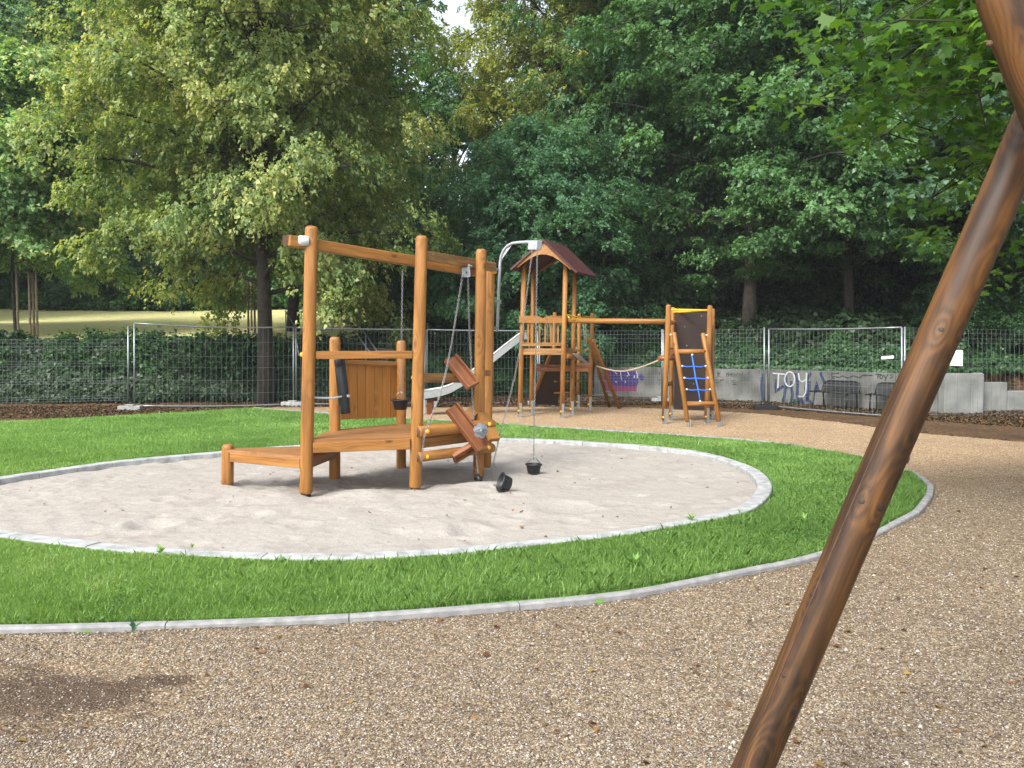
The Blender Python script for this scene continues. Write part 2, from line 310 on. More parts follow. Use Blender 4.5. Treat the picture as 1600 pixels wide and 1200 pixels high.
def thing(name, loc, label, cat, group=None, kind=None):
    o = bpy.data.objects.new(name, None); o.empty_display_size = .2; COL.objects.link(o); o.location = loc
    return tag(o, label, cat, group, kind)
def npmesh(name, co, nper, mat_, parent=None, tint=None, faces=None, smooth=False):
    """many small faces, nper vertices each"""
    me = bpy.data.meshes.new(name); co = np.ascontiguousarray(co, dtype=np.float32)
    nv = len(co)
    if faces is None:
        nf = nv//nper; me.vertices.add(nv); me.loops.add(nv); me.polygons.add(nf)
        me.vertices.foreach_set('co', co.ravel()); me.loops.foreach_set('vertex_index', np.arange(nv, dtype=np.int32))
        me.polygons.foreach_set('loop_start', np.arange(0, nv, nper, dtype=np.int32))
    else:
        faces = np.ascontiguousarray(faces, dtype=np.int32); nf = len(faces); k = faces.shape[1]
        me.vertices.add(nv); me.loops.add(nf*k); me.polygons.add(nf); me.vertices.foreach_set('co', co.ravel())
        me.loops.foreach_set('vertex_index', faces.ravel()); me.polygons.foreach_set('loop_start', np.arange(0, nf*k, k, dtype=np.int32))
    if smooth: me.polygons.foreach_set('use_smooth', np.ones(nf, dtype=bool))
    me.update(calc_edges=True)
    if tint is not None:
        a = me.attributes.new('tint', 'FLOAT', 'FACE'); a.data.foreach_set('value', np.ascontiguousarray(tint, dtype=np.float32))
    me.materials.append(mat_)
    o = bpy.data.objects.new(name, me); COL.objects.link(o)
    if parent: o.parent = parent
    return o
# ---------------------------------------------------------------- ground plan
def cat_rom(P, n=8, closed=True):
    P = [Vector(p) for p in P]; out = []; N = len(P)
    for i in range(N if closed else N-1):
        p0, p1, p2, p3 = (P[(i-1) % N] if closed or i else P[0]), P[i], P[(i+1) % N], (P[(i+2) % N] if closed or i+2 < N else P[-1])
        for k in range(n):
            t = k/n; out.append(.5*((2*p1)+(p2-p0)*t+(2*p0-5*p1+4*p2-p3)*t*t+(3*p1-p0-3*p2+p3)*t**3))
    if not closed: out.append(P[-1])
    return out
def gx(L): return [G(*p).xy.to_3d() for p in L]
sand_out = cat_rom(gx([(1206, 765), (1192, 790), (1150, 809), (1000, 839), (800, 863), (600, 878), (400, 880), (200, 869), (0, 844)])
                   + [Vector((-5.4, 7.35, 0)), Vector((-6.3, 8.45, 0))] + gx([(0, 750), (100, 735), (200, 722), (345, 709), (480, 698), (640, 690), (800, 688), (950, 695), (1080, 707), (1150, 724), (1190, 742)]), 6)
kerb_pts = [Vector((-12, 4.2, 0)), Vector((-6, 4.5, 0))] + cat_rom(gx([(0, 991), (260, 984), (520, 973), (760, 956), (975, 936), (1130, 907), (1280, 874), (1370, 841)]), 4, False)[:-1] + gx([(1372, 840), (1440, 803), (1459, 776), (1459, 762), (1436, 742), (1405, 733)]) \
    + cat_rom(gx([(1350, 716), (1200, 692), (1000, 677), (770, 663), (640, 655), (530, 648), (400, 638)]), 3, False)
grass_poly = kerb_pts + gx([(200, 649), (60, 658)]) + [Vector((-14, 15.0, 0)), Vector((-26, 11.5, 0)), Vector((-26, 4, 0))]
play_poly = [Vector((-26, 3.9, 0)), Vector((-26, -8, 0)), Vector((18, -8, 0)), Vector((18, 10.5, 0)), Vector((11, 12.6, 0))] + gx([(1600, 690), (1460, 678), (1330, 662), (1190, 646), (1000, 636), (770, 634), (600, 635), (430, 636), (400, 638)]) + gx([(200, 649), (60, 658)]) + [Vector((-14, 15.0, 0)), Vector((-26, 11.5, 0))]
def npoly(P): return np.array([(p[0], p[1]) for p in P])
def inside(P, x, y):
    P = npoly(P); c = np.zeros(x.shape, bool); n = len(P)
    for i in range(n):
        x0, y0 = P[i]; x1, y1 = P[(i+1) % n]
        if y0 == y1: continue
        m = ((y0 > y) != (y1 > y)) & (x < (x1-x0)*(y-y0)/(y1-y0)+x0); c ^= m
    return c
def sdist(P, x, y):
    P_ = npoly(P); d = np.full(x.shape, 1e9); n = len(P_)
    for i in range(n):
        a = P_[i]; b = P_[(i+1) % n]; e = b-a; L = (e**2).sum()+1e-12
        t = np.clip(((x-a[0])*e[0]+(y-a[1])*e[1])/L, 0, 1); d = np.minimum(d, np.hypot(x-a[0]-t*e[0], y-a[1]-t*e[1]))
    return np.where(inside(P, x, y), d, -d)
def vnoise(x, y, sc, seed=0):
    r = np.random.default_rng(seed); T = r.random((64, 64)); x = x*sc; y = y*sc
    xi = np.floor(x).astype(int); yi = np.floor(y).astype(int); fx = x-xi; fy = y-yi; fx = fx*fx*(3-2*fx); fy = fy*fy*(3-2*fy)
    g = lambda a, b: T[a % 64, b % 64]
    return (g(xi, yi)*(1-fx)+g(xi+1, yi)*fx)*(1-fy)+(g(xi, yi+1)*(1-fx)+g(xi+1, yi+1)*fx)*fy
FOOT = [(0, 20.6), (205, 20.7), (330, 21.1), (460, 22.0), (700, 23.2), (930, 24.5), (1037, 23.9), (1200, 22.4), (1300, 20.8), (1400, 19.4), (1477, 18.7), (1540, 19.4), (1600, 20.0)]
fx_ = np.array([(p-800)/1300*Y for p, Y in FOOT]); fy_ = np.array([Y for p, Y in FOOT])
fx_ = np.concatenate([[-60, -30], fx_, [30, 60]]); fy_ = np.concatenate([[19, 19.8], fy_, [23, 24]])
def T(x, y):
    x = np.asarray(x, float); y = np.asarray(y, float); s = y-np.interp(x, fx_, fy_)
    ss = lambda t: (lambda u: u*u*(3-2*u))(np.clip(t, 0, 1))
    wr = ss((x-2.2)/.5)                                    # right of here a retaining wall holds the bank
    left = 1.38*ss(s/2.0); mid = ss((x+5)/4)
    left = left*(1-mid)+mid*(1.5*ss(s/3.4))
    right = np.where(s > .55, .84, 0)+1.0*ss((s-.5)/3.6)
    m5 = ss((x+5)/5); sl = np.clip(s-1, 0, 24)
    z = left*(1-wr)+right*wr+(.097*sl)*(1-m5)+m5*(.05*sl+.17*np.clip(s-6, 0, 18))+.02*np.clip(s-25, 0, 400)
    # steps cut beside the big tree
    return z+np.where(s > .5, .25*(vnoise(x, y, .18, 3)-.5)*ss(s/4)*1.2, 0)
def Tz(x, y): return float(T(np.array([x]), np.array([y]))[0])
def gridmesh(name, xs, ys, zf, mat_, keep=None, smooth=True):
    X, Y = np.meshgrid(xs, ys); Z = zf(X, Y); nx, ny = len(xs), len(ys)
    co = np.stack([X.ravel(), Y.ravel(), Z.ravel()], 1); i = np.arange(nx*ny).reshape(ny, nx)
    F = np.stack([i[:-1, :-1], i[:-1, 1:], i[1:, 1:], i[1:, :-1]], -1)
    if keep is not None: F = F[keep((X[:-1, :-1]+X[1:, 1:])/2, (Y[:-1, :-1]+Y[1:, 1:])/2)]
    return npmesh(name, co, 4, mat_, faces=F.reshape(-1, 4), smooth=smooth)
# ground sheet
xs = np.concatenate([np.linspace(-160, -32, 18), np.arange(-30, 30, .25), np.linspace(32, 160, 18)])
ys = np.concatenate([np.linspace(-60, -10, 10), np.arange(-8, 8, .5), np.arange(8, 34, .2), np.arange(34, 60, 1), np.linspace(64, 260, 20)])
def zg(x, y):
    sd = sdist(play_poly, x, y); z = T(x, y); d = .02*vnoise(x, y, 1.4, 8)
    return np.where(sd > 0, -.22, z+d-.01)
g = gridmesh('ground', xs, ys, zg, M['litter']); tag(g, 'brown leaf-strewn soil under and behind the fence', 'ground', kind='structure')
# gravel
def zgr(x, y):
    z = .012*(vnoise(x, y, 1.7, 1)-.5)+.018*(vnoise(x, y, .6, 2)-.5)+.005*(vnoise(x, y, 9, 5)-.5)
    G_ = sdist(grass_poly, x, y); A = sdist(play_poly, x, y)
    z = z-.05*np.exp(-(((x+3.05)/.16)**2+((y-3.95)/.10)**2)) - .03*np.exp(-(((x+2.2)/.3)**2+((y-4.0)/.2)**2))
    return np.where((G_ > .04) | (A < 0), -.16, z)
gxs = np.arange(-26, 18.01, .07); gys = np.concatenate([np.arange(-8, 2, .5), np.arange(2, 20.6, .07)])
g = gridmesh('gravel', gxs, gys, zgr, M['gravel'])
X_, Y_ = np.meshgrid(gxs, gys); X_ = X_.ravel(); Y_ = Y_.ravel(); dn = .55*vnoise(X_, Y_, 2.2, 71)+.45*vnoise(X_, Y_, 6, 72)
dirt_relief = np.zeros_like(X_)
for px, py, rx, ry, am in ((60, 1085, .62, .30, .8), (-20, 1150, .55, .26, .6), (130, 1130, .4, .14, .55), (-10, 1050, .4, .2, .6), (245, 1065, .22, .10, .9), (170, 1110, .35, .15, .5), (1540, 820, 1.2, 1.0, .35), (1460, 940, 1.0, .7, .30), (1560, 1080, .6, .5, .25), (1000, 950, 1.2, .10, .35), (300, 1000, 1.2, .07, .35)):
    c_ = G(px, py); e_ = np.exp(-(((X_-c_.x)/rx)**2+((Y_-c_.y)/ry)**2)); dirt_relief = np.maximum(dirt_relief, am*np.clip((e_*1.25+(dn-.5)*1.1*np.sqrt(e_)-.38)*2.6, 0, 1))
dn2 = .6*vnoise(X_*.7, Y_, 2.1, 75)+.4*vnoise(X_*.7, Y_, 5.5, 76); dirt_relief = np.maximum(dirt_relief, .42*np.clip((dn2-.56)*5, 0, 1)*np.clip((9-Y_)/3, 0, 1))  # elongated dark streaks put the relief shading of gravel ripples into the colour
pl = np.clip((Y_-6.5)/6, 0, 1); pl = pl*pl*(3-2*pl)*.62*np.clip(1.25-.5*vnoise(X_, Y_, .9, 74), 0, 1)*(1-np.clip(dirt_relief, 0, 1))
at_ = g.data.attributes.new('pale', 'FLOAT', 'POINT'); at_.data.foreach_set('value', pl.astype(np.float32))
at_ = g.data.attributes.new('dirt_relief', 'FLOAT', 'POINT'); at_.data.foreach_set('value', np.clip(dirt_relief, 0, .92).astype(np.float32)); tag(g, 'beige fine gravel path around the grass', 'gravel', kind='structure')
# turf (under the blades)
def zt(x, y):
    G_ = sdist(grass_poly, x, y); S = sdist(sand_out, x, y)
    return np.where((G_ < 0) | (S > .0), -.14, .012+.03*(vnoise(x, y, .8, 6)-.5))
g = gridmesh('turf', np.arange(-26, 7.5, .09), np.arange(3.9, 21, .09), zt, M['turf']); tag(g, 'green turf around the sandpit', 'turf', kind='structure')
# sand with footprints and hollows
fr = np.random.default_rng(5)
pits = [(*G(px, py).xy, r, d) for px, py, r, d in ((240, 817, .18, .05), (640, 752, .55, .05), (520, 760, .4, .035), (740, 745, .35, .06), (600, 745, .5, .03), (560, 770, .3, -.02), (420, 752, .3, .03), (410, 772, .3, -.025), (890, 790, .25, .03), (690, 818, .3, -.03), (735, 825, .15, .03))]
for _ in range(240):
    a = fr.random()*6.28; q = math.sqrt(fr.random()); pits.append((-1.6+4.3*q*math.cos(a), 9.8+3.6*q*math.sin(a), .05+.10*fr.random(), (.006+.012*fr.random())*(1 if fr.random() < .7 else -.6)))
def zs(x, y):
    k_ = .3+1.2*vnoise(x, y, .55, 17)
    z = .03*(vnoise(x, y, .9, 11)-.5)+.012*(vnoise(x, y, 2.6, 12)-.5)+k_*(.010*(vnoise(x, y, 7, 13)-.5)+.012*(vnoise(x, y, 16, 14)-.5))-.02
    for px, py, r, d in pits:
        e = ((x-px)**2+(y-py)**2)/(r*r); z = z-d*np.exp(-e**1.5)+.35*d*np.exp(-((np.sqrt(e)-1.5)/.35)**2)
    S = sdist(sand_out, x, y)
    return np.where(S < .10, -.13, z)
g = gridmesh('sand', np.arange(-6.8, 3.4, .03), np.arange(5.9, 13.8, .03), zs, M['sand']); tag(g, 'pale trodden sand of the oval sandpit', 'sand', kind='structure')
# kerbs
def kerb(name, pts, wdt, z1, seg, mat_, label, closed, inward, gap=.006):
    pts = [Vector((p[0], p[1], 0)) for p in pts]
    if closed: pts = pts+[pts[0]]
    ds = [0]
    for a, b in zip(pts, pts[1:]): ds.append(ds[-1]+(b-a).length)
    def at(d):
        d = min(max(d, 0), ds[-1]-1e-6); k = max(i for i in range(len(ds)) if ds[i] <= d); k = min(k, len(pts)-2)
        a = pts[k]; b = pts[k+1]; return a+(b-a)*((d-ds[k])/max(1e-9, ds[k+1]-ds[k]))
    n = max(1, round(ds[-1]/seg)); mb = MB()
    for i in range(n):
        d0 = ds[-1]*i/n+gap/2; d1 = ds[-1]*(i+1)/n-gap/2; sub = 3
        L = []; j = (random.random()-.5)*.006
        for q in range(sub+1):
            d = d0+(d1-d0)*q/sub; p = at(d); e = .08; tn = (at(d+e)-at(d-e)).normalized(); nr = Vector((-tn.y, tn.x, 0))*inward; L.append((p, nr))
        vs = []; c = .012; zt_ = z1+j
        prof = [(0, -.1), (0, zt_-c), (c*.4, zt_-c*.3), (c*1.2, zt_), (wdt-c*1.2, zt_), (wdt-c*.4, zt_-c*.3), (wdt, zt_-c), (wdt, -.1)]
        for p, nr in L:
            for u, z in prof: vs.append(p+nr*u+Vector((0, 0, z)))
        m = len(prof); fs = [(q*m+k, (q+1)*m+k, (q+1)*m+k+1, q*m+k+1) for q in range(sub) for k in range(m-1)]
        fs += [tuple(range(m)), tuple(sub*m+k for k in range(m-1, -1, -1))]
        mb.add(vs, fs)
    o = mb.build(name, mat_); tag(o, label, 'kerb', kind='structure'); return o
kerb('kerb', kerb_pts, .068, .034, 1.0, 'kerb', 'narrow grey concrete kerb between grass and gravel', False, 1)
kerb('kerb', sand_out, .155, .04, .5, 'kerbwhite', 'wide pale concrete kerb ring around the sandpit', True, -1 if sum((sand_out[i-1].x*sand_out[i].y-sand_out[i].x*sand_out[i-1].y) for i in range(len(sand_out))) < 0 else 1)
# lawn sheet beyond the hedge
def klawn(x, y):
    s = y-np.interp(x, fx_, fy_); return (s > 2.1) & (x < -5.0-.12*(y-22)+vnoise(x, y, .5, 2)*1.2) & (y < 39.2+1.2*vnoise(x, y, .3, 4))
g = gridmesh('lawn', np.arange(-60, 2, .3), np.arange(20, 42, .3), lambda x, y: T(x, y)+.03+.04*(vnoise(x, y, 2.2, 9)-.5), M['lawn'], keep=klawn); tag(g, 'sun-bleached yellow lawn rising behind the fence', 'lawn', kind='structure')
# ---------------------------------------------------------------- vegetation
def unit(a): return a/np.maximum(1e-9, np.linalg.norm(a, axis=-1, keepdims=True))
def leaves(c, d, nrm, L, W, fold=.25):
    """diamond leaves: c base, d direction, nrm normal -> (4n,3)"""
    s = unit(np.cross(nrm, d)); n2 = np.cross(d, s); L = L[:, None]; W = W[:, None]
    a = c; b = c+d*L*.42+s*W*.5+n2*W*fold; t = c+d*L-n2*L*.12; e = c+d*L*.42-s*W*.5+n2*W*fold
    return np.stack([a, b, t, e], 1).reshape(-1, 3)
def spray(rng, C, Rc, axis, twigs, lpt, leaf, flat=.55, droop=.35):
    """clumps of twigs with leaves. C (n,3) clump centres, Rc radii, axis (n,3) outward unit"""
    n = len(C); N = n*twigs
    ci = np.repeat(np.arange(n), twigs)
    p = rng.normal(size=(N, 3)); p = unit(p)*(rng.random((N, 1))**.4); p[:, 2] *= flat
    st = C[ci]+p*Rc[ci][:, None]
    td = unit(p*1.0+axis[ci]*.8+rng.normal(size=(N, 3))*.35+np.array([0, 0, -droop])); tl = (.22+.3*rng.random(N))*np.clip(Rc[ci], .5, 1.2)
    ti = np.repeat(np.arange(N), lpt); K = len(ti); u = rng.random(K)
    c = st[ti]+td[ti]*(tl[ti]*u)[:, None]+rng.normal(size=(K, 3))*.045+np.array([0, 0, -1.])*(.12*u*u)[:, None]
    up = unit(axis[ci][ti]*.45+p[ti]*.5+np.array([0, 0, 1.0])+rng.normal(size=(K, 3))*.42)
    dd = unit(td[ti]*.8+rng.normal(size=(K, 3))*.8+np.array([0, 0, -.45])); dd = unit(dd-up*(dd*up).sum(1, keepdims=True)*.8)
    L = leaf*(.5+.95*rng.random(K)**1.3); W = L*(.62+.2*rng.random(K))
    # twig-end leaves go paler: bract colour plus lit-leaf highlights put into the tint
    tn = np.clip(.18+.30*rng.random(K)+.22*(u > .55)*rng.random(K)+.28*(rng.random(n)[ci][ti]-.4), 0, 1)
    return leaves(c, dd, up, L, W), tn
def limb_pts(rng, H, Rad, hb, n, top=.92, low=.35, taper=.55):
    out = []
    for i in range(n):
        u = ((i+.5)/n)**.85; zt_ = hb+(H-hb)*u
        prof = Rad*math.sin(math.pi*min(1, max(.0, low+(1-low)*(1-u)*.95+0.02))**taper*.5+0)*(1.0 if u < .6 else max(.25, 1-((u-.6)/.42)**2))
        prof *= .8+.35*rng.random(); phi = i*2.39996+rng.normal()*.25
        z0 = hb*.75+(zt_-hb*.75)*.62; p0 = np.array([0, 0, z0]); p2 = np.array([prof*math.cos(phi), prof*math.sin(phi), zt_-.12*prof*(1-u)])
        p1 = (p0+p2)/2+np.array([0, 0, .14*prof+.2]); P = [((1-t)**2)*p0+2*t*(1-t)*p1+t*t*p2 for t in lin(0, 1, 7)]
        out.append(P)
    return out
def make_tree_mesh(seed, H, Rad, hb, nl, per, rc, twigs, lpt, leaf, tr, flat=.55, low=.35, gaps=0., droop=.35):
    rng = np.random.default_rng(seed); limbs = limb_pts(rng, H, Rad, hb, nl, low=low)
    mb = MB(); lean = rng.normal(size=2)*.25
    tp = [(lean[0]*t*t+.06*math.sin(t*7+seed), lean[1]*t*t, t*H*.9-.4) for t in lin(0, 1, 10)]
    mb.tube(tp, tr, 12, rs=[tr*(1.28 if k == 0 else 1)*(1-.88*k/9) for k in range(10)])
    C = []; A = []
    for P in limbs:
        r0 = tr*.30*(1-.4*P[0][2]/H); mb.tube(P, r0, 6, rs=[r0*(1-.8*k/6) for k in range(7)], cap=False)
        E = np.array(P[-1])-np.array(P[0]); el = np.linalg.norm(E)
        for k in range(per):
            t = .30+.75*(k+rng.random())/per; q = min(6, t*6); i = min(5, int(q)); f = q-i
            b = P[i]*(1-f)+P[i+1]*f+(P[6]-P[5])*(max(0, t-1)*6)
            side = np.cross(E/el, [0, 0, 1]); side /= max(1e-6, np.linalg.norm(side))
            c = b+side*rng.normal()*el*.20+np.array([0, 0, rng.normal()*.35])
            if rng.random() < gaps: continue
            C.append(c); ax = np.array([c[0], c[1], .25*(c[2]-H*.55)]); A.append(ax/max(.3, np.linalg.norm(ax)))
            if k % 2 == 0: mb.tube([b, (b+c)/2+np.array([0, 0, .08]), c], .02, 4, rs=[r0*.3, r0*.2, .012], cap=False)
    C = np.array(C); A = np.array(A); Rc = rc*(.65+.7*rng.random(len(C)))
    co, tn = spray(rng, C, Rc, A, twigs, lpt, leaf, flat, droop)
    me_t = mb; return me_t, co, tn
TREES = {}
def tree_kind(key, **kw):
    TREES[key] = kw
def tree(key, x, y, label, leafm, rot=0, s=1, sz=1.,  bark='bark', name='tree', cat='tree', group=None, z=None):
    z0 = Tz(x, y) if z is None else z
    t = thing(name, (x, y, z0), label, cat, group); t.rotation_euler.z = R(rot); t.scale = (s, s, s*sz)
    if 'mesh' not in TREES[key]:
        mb, co, tn = make_tree_mesh(**TREES[key]); a = mb.build('trunk', bark); b = npmesh('crown', co, 4, M[leafm], tint=tn)
        TREES[key]['mesh'] = (a.data, b.data); a.parent = t; b.parent = t
    else:
        a = bpy.data.objects.new('trunk', TREES[key]['mesh'][0]); b = bpy.data.objects.new('crown', TREES[key]['mesh'][1])
        for o in (a, b): COL.objects.link(o); o.parent = t
    for o, m in ((a, bark), (b, leafm)):
        o.material_slots[0].link = 'OBJECT'; o.material_slots[0].material = M[m]
    return t
tk = lambda seed, H, Rad, hb, nl, per, rc, twigs, lpt, leaf, tr, **k: dict(seed=seed, H=H, Rad=Rad, hb=hb, nl=nl, per=per, rc=rc, twigs=twigs, lpt=lpt, leaf=leaf, tr=tr, **k)
tree_kind('linden', **tk(1, 17, 5.2, 2.9, 64, 9, .80, 36, 16, .108, .27, low=.5))
tree_kind('linden2', **tk(2, 18, 5.8, 3.7, 62, 9, .85, 36, 15, .115, .30, low=.5))
tree_kind('round', **tk(3, 9.6, 3.9, 1.6, 56, 8, .62, 32, 15, .10, .14, low=.5))
tree_kind('maple', **tk(4, 16, 5.8, 2.6, 56, 9, .85, 36, 14, .125, .24, flat=.32, low=.5, gaps=.05, droop=.15))
tree_kind('open', **tk(5, 18, 5.6, 3.2, 50, 8, .80, 30, 12, .13, .25, flat=.5, low=.45, gaps=.24))
tree_kind('far', **tk(6, 20, 6.2, 3.2, 50, 7, 1.05, 20, 11, .22, .30, low=.5))
tree('linden', -6.52, 21.9, 'tall linden with yellowing olive leaves and dark trunk behind the grey fence', 'lf_linden', 20, .80, 1.25, name='linden_tree')
tree('linden2', -23.0, 40.6, 'big pale green linden beyond the lawn, rising behind the young staked trees', 'lf_pale', 70, 1.0, name='linden_tree')
tree('linden2', -14.0, 43.5, 'mid green tree beyond the yellow lawn, between the two front lindens', 'lf_mid', 200, 1.0, name='deciduous_tree')
tree('linden2', -7.2, 27.5, 'tall yellowing linden right behind the front linden, left of the sky gap', 'lf_yellow', 130, .62, 1.5, name='linden_tree')
tree('linden', 3.1, 32.0, 'tall olive yellow tree right of the sky gap, behind the round bluish tree', 'lf_yellow', 250, .92, 1.15, name='linden_tree')
tree('round', .75, 25.6, 'low round bluish green tree behind the red play tower roof', 'lf_blue', 0, .80, .98, name='deciduous_tree')
tree('maple', 9.6, 23.9, 'lower green maple with layered sprays reaching down between climbing tower and benches', 'lf_mid', 150, .62, name='maple_tree')
tree('open', 4.6, 29.0, 'loose dark tree with sky holes rising behind the beam between the two play towers', 'lf_blue', 40, .78, 1.35, name='deciduous_tree')
tree('maple', 7.4, 25.8, 'green maple with layered sprays and pale trunk behind the brown climbing tower', 'lf_mid', 0, .92, bark='barkgrey', name='maple_tree')
tree('maple', 12.9, 25.2, 'dark green maple with thick trunk behind the benches', 'lf_dark', 110, 1.05, name='maple_tree')
tree('maple', 17.5, 27, 'green maple at the right edge behind the swing leg', 'lf_mid', 220, 1.0, name='maple_tree')
fl = [('far', -27, 30, 0), ('far', -19, 44, 1), ('far', -9.5, 44, 2), ('far', 9.8, 36, 2), ('far', 14.5, 33, 2), ('far', 20, 34, 0), ('far', -2.6, 37.5, 3), ('far', 3.4, 42, 3), ('far', -30, 45, 0), ('far', -33, 50, 2),
      ('far', -14, 52, 2), ('far', 8.2, 50, 3), ('open', 14.2, 46, 1), ('far', 19, 45, 2), ('far', 27, 42, 0), ('far', 33, 36, 1), ('far', -36, 38, 0), ('far', 24, 56, 1)]
nm = ['mid green', 'dull dark green', 'dark bluish', 'small mid green']
lm = ['lf_mid', 'lf_dark', 'lf_blue', 'lf_mid']
side = lambda x, y: ('left of' if x < -3 else ('behind' if x < 6 else 'right of'))
for i, (k, x, y, c) in enumerate(fl):
    row = 'second row' if y < 39 else 'last row'
    order = sorted(q[1] for q in fl if (q[2] < 39) == (y < 39)).index(x)+1
    ordn = ['leftmost', 'second from left', 'third from left', 'fourth from left', 'fifth from left', 'sixth from left', 'seventh from left', 'eighth from left', 'ninth from left', 'tenth from left', 'eleventh from left', 'twelfth from left'][order-1]
    tree(k, x, y, f'tall {nm[c]} tree of the {row} of woodland, {ordn}', lm[c], i*53, .56 if c == 3 else .9+.2*random.random(), name='woodland_tree', group='woodland trees closing the background')
tree_kind('young', **tk(9, 8.2, 2.6, 2.3, 42, 6, .55, 30, 13, .125, .05, low=.6))
tree('young', -14.4, 24.2, 'young pale green linden held by the brown stakes at the left edge of the lawn', 'lf_pale', 10, name='linden_tree')
tree('young', -17.2, 25.0, 'young pale green linden at the very left edge, left of the staked one', 'lf_pale', 130, 1.05, name='linden_tree')
# low shrubs filling the wood edge
tree_kind('shrub', **tk(11, 2.6, 1.7, .15, 30, 6, .36, 16, 11, .095, .035, low=.8, droop=.1))
tree_kind('shrub2', **tk(12, 3.4, 2.0, .1, 34, 6, .42, 16, 11, .11, .04, low=.8, droop=.2))
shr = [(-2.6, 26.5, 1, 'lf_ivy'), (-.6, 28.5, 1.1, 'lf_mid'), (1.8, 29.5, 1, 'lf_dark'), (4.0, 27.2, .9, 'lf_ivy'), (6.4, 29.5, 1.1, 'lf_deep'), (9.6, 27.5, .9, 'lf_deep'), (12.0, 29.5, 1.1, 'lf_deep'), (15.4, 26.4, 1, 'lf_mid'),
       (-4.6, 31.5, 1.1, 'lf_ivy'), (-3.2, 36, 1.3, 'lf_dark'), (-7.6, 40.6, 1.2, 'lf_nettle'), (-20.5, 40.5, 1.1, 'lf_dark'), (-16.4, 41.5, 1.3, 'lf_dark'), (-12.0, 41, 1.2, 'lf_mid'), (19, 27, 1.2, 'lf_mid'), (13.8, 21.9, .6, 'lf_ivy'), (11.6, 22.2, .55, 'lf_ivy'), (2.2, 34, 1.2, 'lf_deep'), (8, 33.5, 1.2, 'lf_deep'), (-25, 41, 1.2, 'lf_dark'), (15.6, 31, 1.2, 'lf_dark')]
cn = {'lf_ivy': 'bright green', 'lf_mid': 'mid green', 'lf_dark': 'dark green', 'lf_nettle': 'fresh green', 'lf_deep': 'very dark green'}
shr.sort()
words = 'first second third fourth fifth sixth seventh eighth ninth tenth eleventh twelfth thirteenth fourteenth fifteenth sixteenth seventeenth eighteenth nineteenth twentieth twenty-first twenty-second'.split()
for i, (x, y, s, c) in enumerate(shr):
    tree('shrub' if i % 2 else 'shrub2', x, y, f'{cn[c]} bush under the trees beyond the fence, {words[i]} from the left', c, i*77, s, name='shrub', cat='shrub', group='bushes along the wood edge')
# staked young trees
def stakes(x, y, label, pts, top, rail):
    z0 = Tz(x, y); t = thing('tree_stake_frame', (x, y, z0), label, 'tree stakes')
    for px, py in pts:
        mb = MB(); mb.cyl((px, py, Tz(px, py)-.1), (px, py, top), .035, seg=8); mb.build('stake', 'stake', t)
    if rail: mb = MB(); mb.box(Vector((*pts[0], top-.02)), Vector((*pts[-1], top-.02)), .05, .05); mb.build('crossbar', 'stake', t)
p = lambda px, Y: (Q(px, 500, Y).x, Y)
stakes(*p(392, 26.3), 'three weathered stakes with a crossbar left of the thick linden trunk', [p(388, 26.2), p(393, 27), p(398, 26.4)], Q(390, 438, 26.4).z, True)
stakes(*p(28, 24.2), 'single thin brown tree stake at the far left of the lawn', [p(28, 24.2)], Q(28, 420, 24.2).z, False)
stakes(*p(52, 24.2), 'three tall brown tree stakes close together at the left of the lawn', [p(47, 24.2), p(53, 24.6), p(58, 24.2)], Q(52, 425, 24.2).z, False)
# ---- ground cover on banks
def cover(name, label, region, n, leafm, L, hgt, seed, cat='ground cover', upb=.9):
    """region: function (rng, n)->x,y ; leaves lifted from the terrain by a lumpy height"""
    rng = np.random.default_rng(seed); x, y = region(rng, n); e = .15
    z = T(x, y); gx_ = (T(x+e, y)-T(x-e, y))/(2*e); gy_ = (T(x, y+e)-T(x, y-e))/(2*e)
    nr = unit(np.stack([-gx_, -gy_, np.ones_like(z)], 1)); nr = unit(nr+np.array([0, -.35, .3])+rng.normal(size=nr.shape)*.5)
    lum = (vnoise(x, y, 1.6, seed)*.6+vnoise(x, y, 4.5, seed+1)*.4)
    h = hgt*(lum**2*1.9)*rng.random(len(x))**.5
    off = unit(np.stack([-gx_, -gy_, np.ones_like(z)], 1))
    c = np.stack([x, y, z], 1)+off*h[:, None]+.02
    d = rng.normal(size=c.shape); d[:, 2] -= .2; d = unit(d-nr*(d*nr).sum(1, keepdims=True)*.8)
    Ls = L*(.6+.8*rng.random(len(x))); tn = np.clip(.15+.4*rng.random(len(x))+.4*(vnoise(x, y, 1.1, seed+5)-.35), 0, 1)
    o = npmesh(name, leaves(c, d, nr, Ls, Ls*.8), 4, M[leafm], tint=tn); tag(o, label, cat, kind='stuff'); return o
def reg_s(x0, x1, s0, s1, pw=1.0):
    def f(rng, n):
        x = x0+(x1-x0)*rng.random(n); s = s0+(s1-s0)*rng.random(n)**pw; return x, np.interp(x, fx_, fy_)+s
    return f
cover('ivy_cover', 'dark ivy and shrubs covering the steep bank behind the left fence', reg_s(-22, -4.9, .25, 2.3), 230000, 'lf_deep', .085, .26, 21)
cover('ivy_cover', 'green ivy and weeds covering the bank between the stair rails and the concrete wall', reg_s(-3.6, 3.0, .3, 3.6), 120000, 'lf_ivy', .085, .5, 31)
cover('ivy_cover', 'ivy and weeds growing on the bank above the graffiti wall', reg_s(2.4, 22, .5, 2.7), 120000, 'lf_ivy', .085, .40, 41)
def reg_b(x0, x1, y0, y1):
    def f(rng, n): return x0+(x1-x0)*rng.random(n), y0+(y1-y0)*rng.random(n)
    return f
cover('undergrowth', 'tall nettle undergrowth along the far edge of the yellow lawn', reg_b(-34, -4.5, 39, 42.5), 70000, 'lf_nettle', .16, 1.5, 51)
